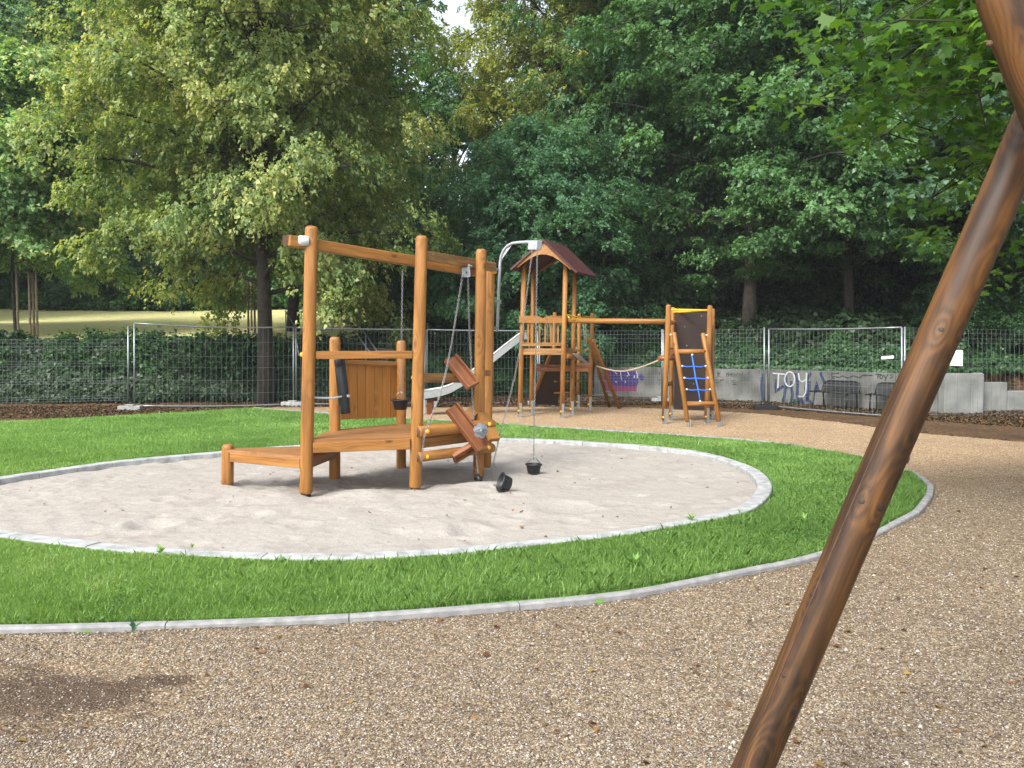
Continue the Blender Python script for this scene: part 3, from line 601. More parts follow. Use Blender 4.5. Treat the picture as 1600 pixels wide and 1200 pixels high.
cover('undergrowth', 'dark undergrowth on the shaded slope beneath the trees', reg_s(-4.5, 24, 2.2, 21, 1.4), 150000, 'lf_deep', .13, .6, 61)
# hedge sprigs standing above the left bank
rng = np.random.default_rng(77); n = 330
hx = -20+15.2*rng.random(n); hx = hx[(vnoise(hx, hx*0, 1.1, 4) > .32)]; hy = np.interp(hx, fx_, fy_)+1.0+1.1*rng.random(len(hx)); n = len(hx)
C = np.stack([hx, hy, T(hx, hy)+.05+.30*rng.random(n)*vnoise(hx, hx*0, .9, 5)], 1); A = np.tile([0, -.4, .9], (n, 1))
co, tn = spray(rng, C, np.full(n, .26), A, 12, 12, .10, .9, -.3)
o = npmesh('hedge', co, 4, M['lf_ivy'], tint=tn); tag(o, 'ragged low hedge tops along the upper edge of the left bank', 'hedge', kind='stuff')
# ---- grass blades
def blades(name, label, n, polyin, seed, ymin=3.9, ymax=20.5, hmul=1.0):
    rng = np.random.default_rng(seed)
    v = rng.random(n*3); a_, b_ = 1/ymax**1.3, 1/ymin**1.3; Y = (a_+(b_-a_)*v)**(-1/1.3); X = (rng.random(n*3)*2-1)*(.66*Y+.6)
    ok = polyin(X, Y); X = X[ok][:n]; Y = Y[ok][:n]; k = len(X)
    z = zt(X, Y); tall = vnoise(X, Y, 1.3, 41)*.6+vnoise(X, Y, .45, 42)*.6
    h = (.018+.026*rng.random(k))*(.7+.7*tall)*hmul*np.where(rng.random(k) < .02, 1.9, 1); w_ = (.0003*Y+.0004)*(.6+.8*rng.random(k))
    an = rng.random(k)*6.283; bend = np.stack([np.cos(an), np.sin(an)], 1)*(h*(.15+.6*rng.random(k)))[:, None]
    wa = an+1.2+rng.random(k); s = np.stack([np.cos(wa), np.sin(wa), wa*0], 1)*w_[:, None]
    b = np.stack([X, Y, z-.005], 1); mid = b+np.stack([bend[:, 0]*.3, bend[:, 1]*.3, h*.6], 1); tip = b+np.stack([bend[:, 0], bend[:, 1], h], 1)
    co = np.stack([b-s, b+s, mid+s*.7, tip, mid-s*.7], 1).reshape(-1, 3)
    tn = np.clip(-.12+.45*vnoise(X, Y, .7, 43)+.38*vnoise(X, Y, .33, 47)+.5*(rng.random(k)-.35)+.30*(vnoise(X, Y, 3, 44)-.5), 0, 1)
    o = npmesh(name, co, 5, M['grass'], tint=tn); tag(o, label, 'grass', kind='stuff')
blades('grass', 'fresh green grass growing around the oval sandpit', 1200000, lambda x, y: ((vnoise(x, y, 2.3, 81)*.6+vnoise(x, y, 7, 82)*.4 < .74) | (vnoise(x*91, y*91, 5, 83) < .4)) & (sdist(grass_poly, x, y) > .085) & (sdist(sand_out, x, y) < -.035), 3)
rng = np.random.default_rng(9)
def far_tufts(x, y): return klawn(x, y)
# weeds in grass
def weed(px, py, s, label, leafm='grass', n=14, seed=1):
    g0 = G(px, py, .03); rng = np.random.default_rng(seed); an = rng.random(n)*6.28; el = .3+1.0*rng.random(n)
    d = np.stack([np.cos(an)*np.cos(el), np.sin(an)*np.cos(el), np.sin(el)], 1); c = np.zeros((n, 3)); c[:, 2] = s*.5*rng.random(n)
    nr = unit(np.cross(np.cross(d, [0, 0, 1.]), d)); L = s*(.35+.6*rng.random(n))
    o = npmesh('weed', leaves(c, d, nr, L, L*.35, .15), 4, M[leafm], tint=.15+.45*rng.random(n)); o.location = g0; tag(o, label, 'weed'); return o
weed(992, 893, .13, 'bright leafy weed in the grass near the outer kerb, in front of the sandpit', seed=2)
weed(1256, 818, .09, 'pale leafy weed in the grass left of the swing leg', seed=3)
weed(252, 868, .085, 'spiky weed at the pale kerb of the sandpit, left front', seed=4)
weed(208, 990, .085, 'single blue-green thistle rosette leaning on the grey kerb', 'lf_blue', 8, seed=5)
weed(1080, 815, .08, 'small weed growing against the pale kerb at the right front of the sandpit', seed=6)
weed(300, 857, .05, 'low clover weed just inside the sandpit kerb, left front', seed=7)
weed(440, 880, .06, 'weed growing at the pale kerb right of the spiky weed', seed=8)
# ---- loose stones, fallen leaves
def stones(n, seed):
    rng = np.random.default_rng(seed); v = rng.random(n*2); a_, b_ = 1/9., 1/2.6; Y = 1/(a_+(b_-a_)*v); X = (rng.random(n*2)*2-1)*(.66*Y+.3)
    ok = (sdist(grass_poly, X, Y) < -.01); c0 = G(60, 1085); ok &= ~((((X-c0.x)/.75)**2+((Y-c0.y)/.42)**2 < 1) & (rng.random(len(X)) < .8)); X = X[ok][:n]; Y = Y[ok][:n]; k = len(X)
    r = (.0026+.0034*rng.random(k)**2)*np.where(rng.random(k) < .012, 2.2, 1)*(.7+.10*Y); z = zgr(X, Y)+r*.3
    base = np.array([[1, 0, 0], [0, 1, 0], [-1, 0, 0], [0, -1, 0], [0, 0, 1], [0, 0, -1]], float)
    sc = r[:, None, None]*(.7+.7*rng.random((k, 6, 1)))*np.array([1, 1, .65]); an = rng.random(k)*6.28; ca, sa = np.cos(an), np.sin(an)
    P = base[None]*sc; P = np.stack([P[..., 0]*ca[:, None]-P[..., 1]*sa[:, None], P[..., 0]*sa[:, None]+P[..., 1]*ca[:, None], P[..., 2]], -1)+np.stack([X, Y, z], 1)[:, None]
    F = np.array([[0, 1, 4], [1, 2, 4], [2, 3, 4], [3, 0, 4], [1, 0, 5], [2, 1, 5], [3, 2, 5], [0, 3, 5]]); F = (F[None]+6*np.arange(k)[:, None, None]).reshape(-1, 3)
    o = npmesh('pebbles', P.reshape(-1, 3), 3, M['pebble'], tint=np.repeat(rng.random(k), 8), faces=F); tag(o, 'loose beige and grey pebbles strewn over the gravel', 'pebbles', kind='stuff')
M['pebble'] = leafmat('pebble_stone', [(.07, .06, .055), (.18, .135, .095), (.26, .21, .155), (.12, .085, .06), (.36, .31, .25), (.19, .18, .165), (.52, .49, .43), (.22, .15, .10)], 0, .8)
stones(110000, 12)
def fallen(name, label, n, seed, reg, zf, L=.05, leafm='lf_fallen'):
    rng = np.random.default_rng(seed); x, y = reg(rng, n); z = zf(x, y)+.008; k = len(x)
    nr = unit(rng.normal(size=(k, 3))*.25+np.array([0, 0, 1.])); d = rng.normal(size=(k, 3)); d = unit(d-nr*(d*nr).sum(1, keepdims=True)); Ls = L*(.5+rng.random(k))
    o = npmesh(name, leaves(np.stack([x, y, z], 1), d, nr, Ls, Ls*.75, .3), 4, M[leafm], tint=rng.random(k)); tag(o, label, 'fallen leaves', kind='stuff')
def rg(rng, n):
    Y = 3+9*rng.random(n*4)**1.2; X = (rng.random(n*4)*2-1)*.66*Y; ok = (sdist(grass_poly, X, Y) < -.03) & (vnoise(X, Y, .8, 66) > .42); return X[ok][:n], Y[ok][:n]
fallen('fallen_leaves', 'small rust brown leaves scattered on the gravel', 150, 5, rg, zgr, .032)
def rs_(rng, n):
    a = rng.random(n)*6.28; q = np.sqrt(rng.random(n)); X = -1.6+4.3*q*np.cos(a); Y = 9.8+3.5*q*np.sin(a); ok = (sdist(sand_out, X, Y) > .3); return X[ok], Y[ok]
fallen('fallen_leaves', 'few brown leaves lying on the pale sand', 90, 6, rs_, zs, .034)
def rl(rng, n):
    x = -16+29*rng.random(n); y = np.interp(x, fx_, fy_)+.4-3.6*rng.random(n)**.8; ok = sdist(play_poly, x, y) < -.02; return x[ok], y[ok]
fallen('fallen_leaves', 'dense brown leaf litter along the foot of the fence', 42000, 8, rl, lambda x, y: np.zeros_like(x)+.005, .055, 'lf_litter')
def rc_(rng, n):
    cx = -6+13*rng.random(70); cy = 4.6+12*rng.random(70)**1.5; k = rng.integers(0, 70, n); x = cx[k]+rng.normal(size=n)*.16; y = cy[k]+rng.normal(size=n)*.16
    ok = (sdist(grass_poly, x, y) > .06) & (sdist(sand_out, x, y) < -.02); return x[ok], y[ok]
fallen('clover', 'small clover patches mixed into the grass', 9000, 14, rc_, lambda x, y: zt(x, y)+.03, .020, 'lf_nettle')
# ---- near maple whose branches hang in at the top right
MAPLE = np.array([(0, 0), (.16, -.02), (.46, -.14), (.36, .10), (.60, .36), (.34, .36), (.30, .56), (.12, .50), (0, 1.0), (-.12, .50), (-.30, .56), (-.34, .36), (-.60, .36), (-.36, .10), (-.46, -.14), (-.16, -.02)])
def near_maple():
    rng = np.random.default_rng(15); tx, ty = 9.6, 5.6
    t = thing('maple_tree', (tx, ty, 0), 'maple standing right of the swing whose leafy branches hang into the top right', 'tree')
    mb = MB(); mb.tube([(tx, ty, -.3), (tx+.05, ty, 2), (tx-.1, ty+.1, 4.5), (tx, ty, 7), (tx-.3, ty+.3, 10)], .24, 14, rs=[.34, .25, .21, .16, .07])
    ends = [(1185, 25, 6.2), (1250, 100, 6.6), (1240, 190, 7.0), (1330, 60, 5.6), (1320, 150, 6.2), (1300, 170, 7.2), (1390, 120, 6), (1400, 230, 6.8), (1450, 60, 5.5), (1460, 170, 6.2), (1470, 300, 7.2), (1400, 330, 7.6), (1510, 130, 6), (1500, 250, 6.6), (1560, 330, 7), (1450, 400, 8.2), (1560, 200, 7), (1620, 60, 6), (1640, 300, 7), (1610, 420, 8), (1390, -40, 5.6), (1230, -30, 6.2), (1520, -20, 5.6), (1660, 160, 6.2), (1590, 440, 8.4), (1330, 230, 7.4), (1300, -60, 6.4), (1480, -90, 6), (1700, 0, 6.6), (1760, 250, 7)]
    C = []; A = []; RC = []
    for i, (px, py, Y) in enumerate(ends):
        e = Q(px, py, Y); h = 4.2+.12*(1600-px)/10*.35+rng.random()*1.8; b = Vector((tx-.1, ty, h+.8)); m1 = b.lerp(e, .45)+Vector((0, 0, .75)); 
        e = e+Vector((.32, 0, 0))+Vector((0, 0, .12)); P = [((1-u)**2)*b+2*u*(1-u)*m1+u*u*e for u in lin(0, 1, 9)]; mb.tube(P, .03, 6, rs=[.045*(1-.88*k/8) for k in range(9)], cap=False)
        dr = (P[-1]-P[-3]).normalized()
        for u in lin(.42, 1.0, 11):
            p_ = ((1-u)**2)*b+2*u*(1-u)*m1+u*u*e
            for q in range(2):
                c = np.array(p_)+rng.normal(size=3)*np.array([.30, .34, .16]); mb.tube([p_, Vector(c)], .006, 4, rs=[.008, .003], cap=False)
                C.append(c); A.append(np.array(dr)*.6+rng.normal(size=3)*.3); RC.append(.22)
    mb.build('trunk', 'bark', t)
    C = np.array(C); A = unit(np.array(A)); n = len(C); lp = 34; ci = np.repeat(np.arange(n), lp); K = len(ci)
    c = C[ci]+rng.normal(size=(K, 3))*np.array([.15, .15, .09]); nr = unit(rng.normal(size=(K, 3))*.45+np.array([0, -.15, 1.])+A[ci]*.2)
    d = unit(A[ci]*.5+rng.normal(size=(K, 3))*.7+np.array([0, 0, -.55])); d = unit(d-nr*(d*nr).sum(1, keepdims=True)*.85); s = unit(np.cross(nr, d)); L = .088*(.6+.8*rng.random(K))
    P = c[:, None]+s[:, None]*(MAPLE[None, :, 0:1]*L[:, None, None])+d[:, None]*(MAPLE[None, :, 1:2]*L[:, None, None])-nr[:, None]*((MAPLE[None, :, 0:1]**2+.25*MAPLE[None, :, 1:2]**2)*.5*L[:, None, None])
    tn = np.clip(.1+.5*rng.random(K)+.4*(rng.random(n)[ci]-.3), 0, 1)
    o = npmesh('crown', P.reshape(-1, 3)-np.array([tx, ty, 0]), 16, M['lf_maple'], t, tint=tn)
    # the rest of the crown, out of the frame to the right
    C2 = np.array([(tx+rng.normal()*1.8+.9, ty+rng.normal()*2.0-.2, 5.2+4.5*rng.random()) for _ in range(420)]); C2 = C2[C2[:, 0] > 6.8]
    A2 = unit(C2-np.array([tx, ty, 6.])); co, tn = spray(rng, C2, np.full(len(C2), .6), A2, 14, 10, .13, .5, .2)
    npmesh('crown', co-np.array([tx, ty, 0]), 4, M['lf_maple'], t, tint=tn)
near_maple()
# ---------------------------------------------------------------- play equipment in the sandpit
def lerp(a, b, t): return a+(b-a)*t
def mb_obj(fn, name, mats, parent=None, bevel=0, label=None):
    mb = MB(); fn(mb); o = mb.build(name, mats, parent, bevel)
    if label: o['label'] = label
    return o
def cap(px, py, Y, parent, r=.026, axis=(0, -1, .1), m='yellow'):
    mb_obj(lambda m_: m_.ball(Q(px, py, Y), r, axis, 12, .62), 'bolt_cap', m, parent)
def boards(mb, a, b, c, d, n, th=.035, gap=.004):
    """n boards between edge a-b and edge d-c, top surface through the points"""
    for k in range(n):
        t0 = k/n; t1 = (k+1)/n-gap; P = [lerp(a, d, t0), lerp(b, c, t0), lerp(b, c, t1), lerp(a, d, t1)]
        dz = (random.random()-.5)*.002; P = [p+Vector((0, 0, dz)) for p in P]; mb.prism([P[0], P[1], P[2], P[3]], (0, 0, -th))
def channel(mb, A, B, n, wdt, lip=.05, th=.022):
    A = Vector(A); B = Vector(B); a = (B-A).normalized(); n = Vector(n); n = (n-a*n.dot(a)).normalized(); s = a.cross(n).normalized()
    mb.box(A, B, wdt, th, n)
    for q in (-1, 1): o = s*q*(wdt/2-th/2)+n*(lip/2+th/2+.0005); mb.box(A+o, B+o, th, lip, n)
    e = B-a*th/2+n*(lip/2+th/2+.001); mb.box(e-s*(wdt/2-th-.001), e+s*(wdt/2-th-.001), th, lip, n)
FR = thing('sand_play_frame', G(600, 752), 'orange brown timber frame with decks, hanging chains and paddle wheel standing in the sandpit', 'play equipment')
PB = {}
def post(key, xb, yb, xt, yt, r, parent=FR, m='wood', foot=True):
    b = G(xb, yb); t = Q(xt, yt, b.y); PB[key] = (b, t, r)
    o = mb_obj(lambda q: q.cyl(b+(t-b)*(-.022/(t-b).length), t, r, r*.97, 20, dome=.045, foot=.02, sq=2.7, nz=3), 'post', m, parent)
    if foot: mb_obj(lambda q: q.cyl(b+Vector((0, 0, -.15)), b+(t-b)*(-.02/(t-b).length), r*.78, seg=14), 'foot', 'black', o)
    return o
post('1', 355.5, 754, 356, 694, .066); post('2', 478, 768, 487, 353, .068); post('3', 649, 759, 659, 368, .068)
post('4', 523, 747, 523.5, 526, .064); post('5', 627, 731, 627, 532, .061); post('6', 747.5, 742, 752, 389, .066); post('7', 760, 727, 766, 409, .064)
def pz(k, z):
    b, t, r = PB[k]; return b+(t-b)*(z/t.z)
dz = .565
mb_obj(lambda q: (boards(q, pz('2', dz)+Vector((0, -.03, 0)), pz('3', dz)+Vector((0, -.03, 0)), pz('5', dz)+Vector((0, .05, 0)), pz('4', dz)+Vector((-.05, .05, 0)), 8),
                  boards(q, pz('3', dz)+Vector((.003, -.03, 0)), pz('6', dz)+Vector((0, 0, 0)), pz('7', dz)+Vector((0, .03, 0)), pz('5', dz)+Vector((.003, .05, 0)), 8)), 'deck', 'plank', FR)
def beamz(k0, k1, z, h, w, parent=FR, m='wood', off=(0, 0, 0), name='deck_beam', e0=.07, e1=.07):
    a = pz(k0, z)+Vector(off); b = pz(k1, z)+Vector(off); d = (b-a).normalized()
    return mb_obj(lambda q: q.box(a+d*e0, b-d*e1, w, h), name, m, parent, .006)
zb = dz-.035-.055
for k0, k1, o_ in (('2', '3', (0, -.035, 0)), ('3', '6', (0, -.02, 0)), ('4', '5', (0, .03, 0)), ('2', '4', (-.01, 0, 0)), ('5', '7', (0, 0, 0)), ('3', '5', (0, 0, 0))): beamz(k0, k1, zb, .112, .05, off=o_)
lz = .385
mb_obj(lambda q: boards(q, pz('1', lz)+Vector((.0, -.05, 0)), pz('2', lz)+Vector((-.05, -.03, 0)), pz('4', lz)+Vector((-.05, .03, 0)), pz('1', lz)+Vector((.0, .06, 0)), 6), 'low_deck', 'plank', FR)
beamz('1', '2', lz-.085, .10, .045, off=(0, -.03, 0)); beamz('2', '4', lz-.085, .10, .045, m='redwood', off=(.02, 0, 0)); beamz('1', '4', lz-.085, .10, .045, off=(0, .03, 0))
# upper beams
mb_obj(lambda q: q.box(Q(449.5, 376, 8.75), Q(746, 424.5, 10.35), .115, .115), 'swivel_beam', 'wood', FR, .008)
mb_obj(lambda q: q.box(Q(449.0, 375.9, 8.735), Q(449.6, 376.1, 8.752), .10, .10), 'end_face', 'endgrain', FR)
mb_obj(lambda q: q.lathe([(.0, -.01), (.043, -.01), (.055, .005), (.055, .09), (.05, .10), (0, .10)], Q(467, 376, 8.79), (1, .42, 0), 18), 'collar', 'white', FR)
mb_obj(lambda q: q.box(Q(658, 398.5, 9.22), Q(772, 417.5, 10.68), .075, .11), 'cross_beam', 'oldwood', FR, .008)
beamz('2', '3', 1.465, .085, .048, name='rail', off=(0, -.01, 0))
mb_obj(lambda q: q.box(Q(661, 590.5, 9.42), Q(751, 591.5, 10.02), .045, .105), 'rail', 'oldwood', FR, .006)
mb_obj(lambda q: q.box(Q(757, 583, 10.15), Q(764, 583, 10.6), .04, .07), 'rail', 'wood', FR, .004)
for x, y in ((511, 555.5), (531.7, 556), (551.8, 556)): cap(x, y, 8.96+(x-490)/160*.35, FR, .026)
for x, y, Y in ((493.5, 373, 8.87), (472, 554, 8.89), (646, 590, 9.24), (748, 560, 9.98), (674, 397, 9.37), (766, 414, 10.58), (773, 425, 10.72)): cap(x, y, Y, FR)
for x, y, Y in ((475.5, 698.5, 8.84), (484, 723, 8.84), (353, 732, 9.45), (651, 687, 9.25)): cap(x, y, Y, FR, .016, m='steel')
# plank panel
def panel(q):
    for k in range(7):
        t0 = k/7; t1 = (k+1)/7-.004; f = lambda t, y0, y1: (Q(532+92*t, y0+3*t, lerp(9.9, 10.6, t)), Q(533+90*t, y1-3.5*t, lerp(9.9, 10.6, t)))
        a, b = f(t0, 569, 655.5); c, d = f(t1, 569, 655.5); q.prism([a, b, d, c], (-.01, .03, 0))
mb_obj(panel, 'plank_panel', 'panelwood', FR, .002)
mb_obj(lambda q: q.box(Q(531, 565, 9.87), Q(624, 568.5, 10.58), .05, .05), 'panel_rail', 'wood', FR, .004)
# round logs carrying the wheel
for ya, yb, r in ((675, 663, .066), (714.5, 699.5, .058)):
    a = Q(652, ya, 9.16); b = Q(771, yb, 9.95); lg = mb_obj(lambda q: q.cyl(a, b, r, seg=20, dome=.03, foot=.015), 'round_log', 'wood', FR)
    mb_obj(lambda q: q.lathe([(0, -.003), (r*.84, -.003), (r*.84, .004)], a, (b-a), 20), 'end_face', 'endgrain', lg)
for x, y, Y in ((668, 674, 9.17), (667, 714, 9.19), (764.5, 663, 9.82), (763.5, 699.5, 9.83)): cap(x, y, Y, FR)
# tilted board trough above the wheel, paddle wheel
mb_obj(lambda q: channel(q, Q(703, 561, 9.75), Q(739, 605, 9.6), (.42, -.72, .28), .17, .05), 'tipping_trough', 'redwood', FR, .003)
WH = mb_obj(lambda q: channel(q, Q(704, 637, 9.55), Q(753, 701, 9.5), (.42, -.72, .25), .17, .055), 'paddle_wheel', 'redwood', FR, .003)
for a, b, m_ in ((Q(754, 645, 9.95), Q(774, 686, 9.75), 'wood'), (Q(752, 688, 9.62), Q(707, 715, 9.5), 'redwood'), (Q(729, 641, 9.95), Q(741, 652, 9.9), 'wood')):
    mb_obj(lambda q: channel(q, a, b, (.5, -.5, -.5) if m_ == 'redwood' else (-.5, .6, .4), .15, .04), 'paddle', m_, WH, .003)
def star(q):
    c = Q(752, 673, 9.36); ax = Vector((.35, -.9, .1)).normalized(); x = ax.cross(Vector((0, 0, 1))).normalized(); y = x.cross(ax)
    for k in range(6):
        an = math.pi*k/3+.3; d = x*math.cos(an)+y*math.sin(an); s = ax.cross(d); pts = [c+d*.012-s*.012, c+d*.055-s*.040, c+d*.085-s*.022, c+d*.09, c+d*.085+s*.022, c+d*.055+s*.040, c+d*.012+s*.012]
        pts = [p-ax*.25*((p-c).length) for p in pts]; q.prism(pts, ax*.006)
    q.lathe([(.0, .022), (.016, .022), (.022, .012), (.022, -.10)], c, ax, 12)
    q.tube([c+x*.085*math.cos(t)+y*.018*math.sin(t)+ax*.01 for t in lin(0, 6.28, 20)], .006, 6)
mb_obj(star, 'star_hub', 'steel', WH)
# black tube with clamp
TB = mb_obj(lambda q: q.lathe([(0, 0), (.058, 0), (.061, .01), (.061, .07), (.056, .08), (.060, .11), (.064, .50), (.058, .52), (.060, .60), (.052, .61), (.048, .60), (.045, .50)], Q(530.5, 561.5, 9.28), Q(539.8, 648, 9.22)-Q(530.5, 561.5, 9.28), 22), 'pivot_tube', 'tube', FR)
mb_obj(lambda q: (q.lathe([(.0655, 0), (.068, .003), (.068, .03), (.0655, .033)], Q(537, 617.5, 9.25), Q(539.8, 648, 9.22)-Q(530.5, 561.5, 9.28), 22), q.tube([Q(489, 621.5, 8.97), Q(520, 622, 9.12), Q(534, 619.5, 9.18)], .011, 8)), 'clamp_rod', 'white', TB)
# pulley under the cross beam
mb_obj(lambda q: (q.box(Q(727.5, 413, 10.04), Q(728.5, 433, 10.04), .10, .012, (0, 1, 0)), q.box(Q(727.5, 415, 10.12), Q(728.5, 433, 10.12), .10, .012, (0, 1, 0)), q.box(Q(717, 414, 10.08), Q(738, 416, 10.08), .11, .012, (0, 0, 1)), q.lathe([(0, 0), (.035, 0), (.03, .03), (.035, .06), (0, .06)], Q(728, 428, 10.05), (0, 1, 0), 14), q.lathe([(0, 0), (.012, 0), (.012, .02)], Q(729, 425, 10.02), (0, -1, 0), 8)), 'pulley', 'steel', FR)
def chain_part(pts, parent, link=.034, wr=.0034, wid=.0098): mb_obj(lambda q: q.chain([Q(*p) for p in pts], link, wr, wid), 'chain', 'chain', parent)
chain_part([(723, 430, 10.0), (714, 485, 9.85), (705, 540, 9.6), (696, 585, 9.42), (686, 622, 9.3), (676, 646, 9.2), (668, 665, 9.12), (662, 686, 9.08), (659, 722, 9.08)], FR)
chain_part([(731, 430, 10.05), (733.5, 520, 10.0), (737.5, 600, 9.9), (739.5, 650, 9.8), (741, 690, 9.65), (744, 712, 9.62), (747, 742, 9.6)], FR)
mb_obj(lambda q: q.cyl(Q(745.5, 742, 9.6), Q(750.5, 752.5, 9.55), .026, .028, 12), 'chain_weight', 'black', FR)
def eyes(q, p0):
    for dx in (-1, 1): q.lathe([(0, 0), (.012, 0), (.014, .02), (0, .022)], p0+Vector((dx*.02, 0, 0)), (0, -.2, 1), 8)
# crane arm fixed to the rear right post
mb_obj(lambda q: q.tube([Q(777, 518, 11.0), Q(780.5, 425, 11.0), Q(781.5, 410, 10.99), Q(783, 400, 10.97), Q(787, 391, 10.93), Q(793, 384, 10.88), Q(801, 380, 10.8), Q(812, 378.6, 10.7), Q(830, 378, 10.5)], .0185, 12), 'crane_arm', 'steelpaint', FR)
for y in (421, 470, 512): mb_obj(lambda q: q.box(Q(779.5-(y-421)*.025, y, 11.0), Q(767, y, 10.85), .03, .03), 'crane_clamp', 'steel', FR)
mb_obj(lambda q: q.prism([Q(783.5, 406, 10.97), Q(785.5, 397, 10.95), Q(791, 389, 10.9), Q(800, 383, 10.82)], (0.0, .008, 0)), 'gusset', 'steelpaint', FR)
mb_obj(lambda q: q.lathe([(.021, 0), (.024, .003), (.024, .02), (.021, .023)], Q(781, 417, 11.0), (0, 0, 1), 14), 'crane_collar', 'steel', FR)
mb_obj(lambda q: (q.box(Q(829, 383.3, 10.5), Q(843, 383.3, 10.36), .085, .115), q.ball(Q(835.5, 383, 10.37), .01, (0, -1, 0), 8)), 'crane_head', 'steelpaint', FR, .006)
def bucket_prof(s=1.0): return [(0, 0), (.066*s, 0), (.072*s, .006), (.092*s, .10), (.106*s, .104), (.106*s, .118), (.094*s, .118), (.088*s, .104), (.062*s, .014), (0, .014)]
def bucket(label, base, axis, pts, bail):
    t = thing('chain_bucket', base, label, 'bucket', 'black buckets on chains')
    mb_obj(lambda q: q.lathe(bucket_prof(), base, axis, 24), 'bucket', 'black', t)
    mb_obj(lambda q: q.chain(pts, .032, .003, .0088), 'chain', 'chain', t)
    if bail:
        ax = Vector(axis).normalized(); x = ax.cross(Vector((0, 1, .2))).normalized(); top = base+ax*.11
        mb_obj(lambda q: (q.tube([top-x*.09, top-x*.03+ax*.075, top+ax*.10], .005, 6), q.tube([top+x*.09, top+x*.03+ax*.075, top+ax*.10], .005, 6)), 'bail', 'chain', t)
p0 = Q(625.6, 640, 9.55); bucket('small black bucket hanging on a chain in front of the short rear post', p0, (0, 0, 1), [Q(629, 421, 9.62), Q(627.5, 520, 9.58), Q(626.3, 622, 9.55)], True)
for k, (a, b) in enumerate((((629, 423, 9.64), (628.4, 440, 9.62)),)): mb_obj(lambda q: q.tube([Q(*a), Q(*b)], .008, 6), 'shackle', 'steel', FR)
p0 = G(833.6, 739.5, -.01); bucket('black bucket standing upright in the sand below the grey crane arm', p0, (.02, 0, 1), [Q(839.5, 391, 10.38), Q(838, 470, 10.33), Q(837, 550, 10.25), Q(835, 640, 10.15), Q(833.8, 722, p0.y)], True)
p0 = G(797, 757, .075); bucket('black bucket tipped over on the sand with its chain trailing left', p0, (-.86, -.25, .30), [Q(832, 391, 10.42), Q(824, 450, 10.38), Q(813, 542, 10.3), Q(804, 590, 10.25), Q(795, 625, 10.2), Q(781, 680, 10.1), Q(768, 735, 9.95), G(766, 748, .01), G(771, 757, .008), G(779, 761, .012), G(786, 754, .09)], False)
# ---------------------------------------------------------------- far play tower
z3 = lambda X, Y: (740+X/3.636, 350+Y/3.636)
TA = thing('play_tower', G(855, 650), 'roofed wooden play tower with slide and dark red gable roof on the gravel', 'play tower')
PT = {}
def fpost(key, b, t, r, parent, bracket=True, dome=.03):
    gb = G(*b); tt = Q(*t, gb.y); PT[key] = (gb, tt, r)
    o = mb_obj(lambda q: q.cyl(lerp(gb, tt, .07/tt.z), tt, r, seg=14, dome=dome, sq=2.3, nz=2), 'post', 'wood', parent)
    if bracket:
        mb_obj(lambda q: (q.box(gb+Vector((r*.35, -r*.9, -.05)), gb+Vector((r*.35, -r*.9, .30)), .055, .012, (0, 1, 0)), q.box(gb+Vector((r*.75, -r*.3, -.05)), gb+Vector((r*.75, -r*.3, .30)), .012, .07, (0, 1, 0)), q.box(gb+Vector((-r*.3, 0, -.05)), gb+Vector((-r*.3, 0, .10)), .03, .03, (0, 1, 0))), 'foot_bracket', 'steel', o)
        mb_obj(lambda q: q.ball(gb+Vector((-r*.5, -r*.9, .13)), .022, (0, -1, 0), 8), 'bolt_cap', 'yellow', o)
    return o
def fz(k, z): b, t, r = PT[k]; return b+(t-b)*(z/t.z)
fpost('1', (812, 651), (819, 410), .051, TA, dome=0); fpost('2', (830, 647), (834, 394), .049, TA, dome=0); fpost('3', (878, 652.5), (884, 408), .052, TA, dome=0); fpost('4', (893, 648), (898.5, 418), .050, TA, dome=0)
fpost('5', (863, 638), (867, 488), .050, TA); fpost('6', (903, 636), (905, 490), .047, TA); fpost('7', (921, 640), (925.5, 489), .050, TA)
F = Q(848.6, 373, 17.5); D = Vector((.42, 1, 0)).normalized()*1.45; L_ = Q(796.5, 420, 17.62); R_ = Q(902, 424.5, 17.3)
for e, s in ((L_, 1), (R_, -1)):
    n_ = (F-e).cross(D).normalized(); n_ = n_ if n_.z > 0 else -n_
    mb_obj(lambda q: q.prism([F, e, e+D, F+D], n_*-.045), 'roof_panel', 'roof', TA, .003)
def gable(off):
    a = F-Vector((0, 0, .055))+D*off; l = lerp(F, L_, .80)-Vector((0, 0, .055))+D*off; r = lerp(F, R_, .80)-Vector((0, 0, .055))+D*off
    pts = [l, a, r]; n = 9
    for k in range(n+1):
        t = k/n; x = lerp(r, l, t); pts.append(x+Vector((0, 0, -.05+.31*math.sin(math.pi*t))))
    return pts
for off in (.03, .93): mb_obj(lambda q: q.prism(gable(off), D.normalized()*.03), 'gable_board', 'wood', TA)
mb_obj(lambda q: boards(q, fz('1', 1.47), fz('3', 1.47), fz('4', 1.47), fz('2', 1.47), 6, .04), 'upper_deck', 'plank', TA)
def tbeam(a, b, w, h, m='wood', name='beam', parent=TA): return mb_obj(lambda q: q.box(a, b, w, h), name, m, parent, .004)
tbeam(fz('1', 1.39), fz('3', 1.39), .05, .11, 'oldwood'); tbeam(fz('1', 1.385), fz('2', 1.385), .05, .11); tbeam(fz('3', 1.385), fz('4', 1.385), .05, .11); tbeam(fz('2', 1.39), fz('4', 1.39), .05, .11)
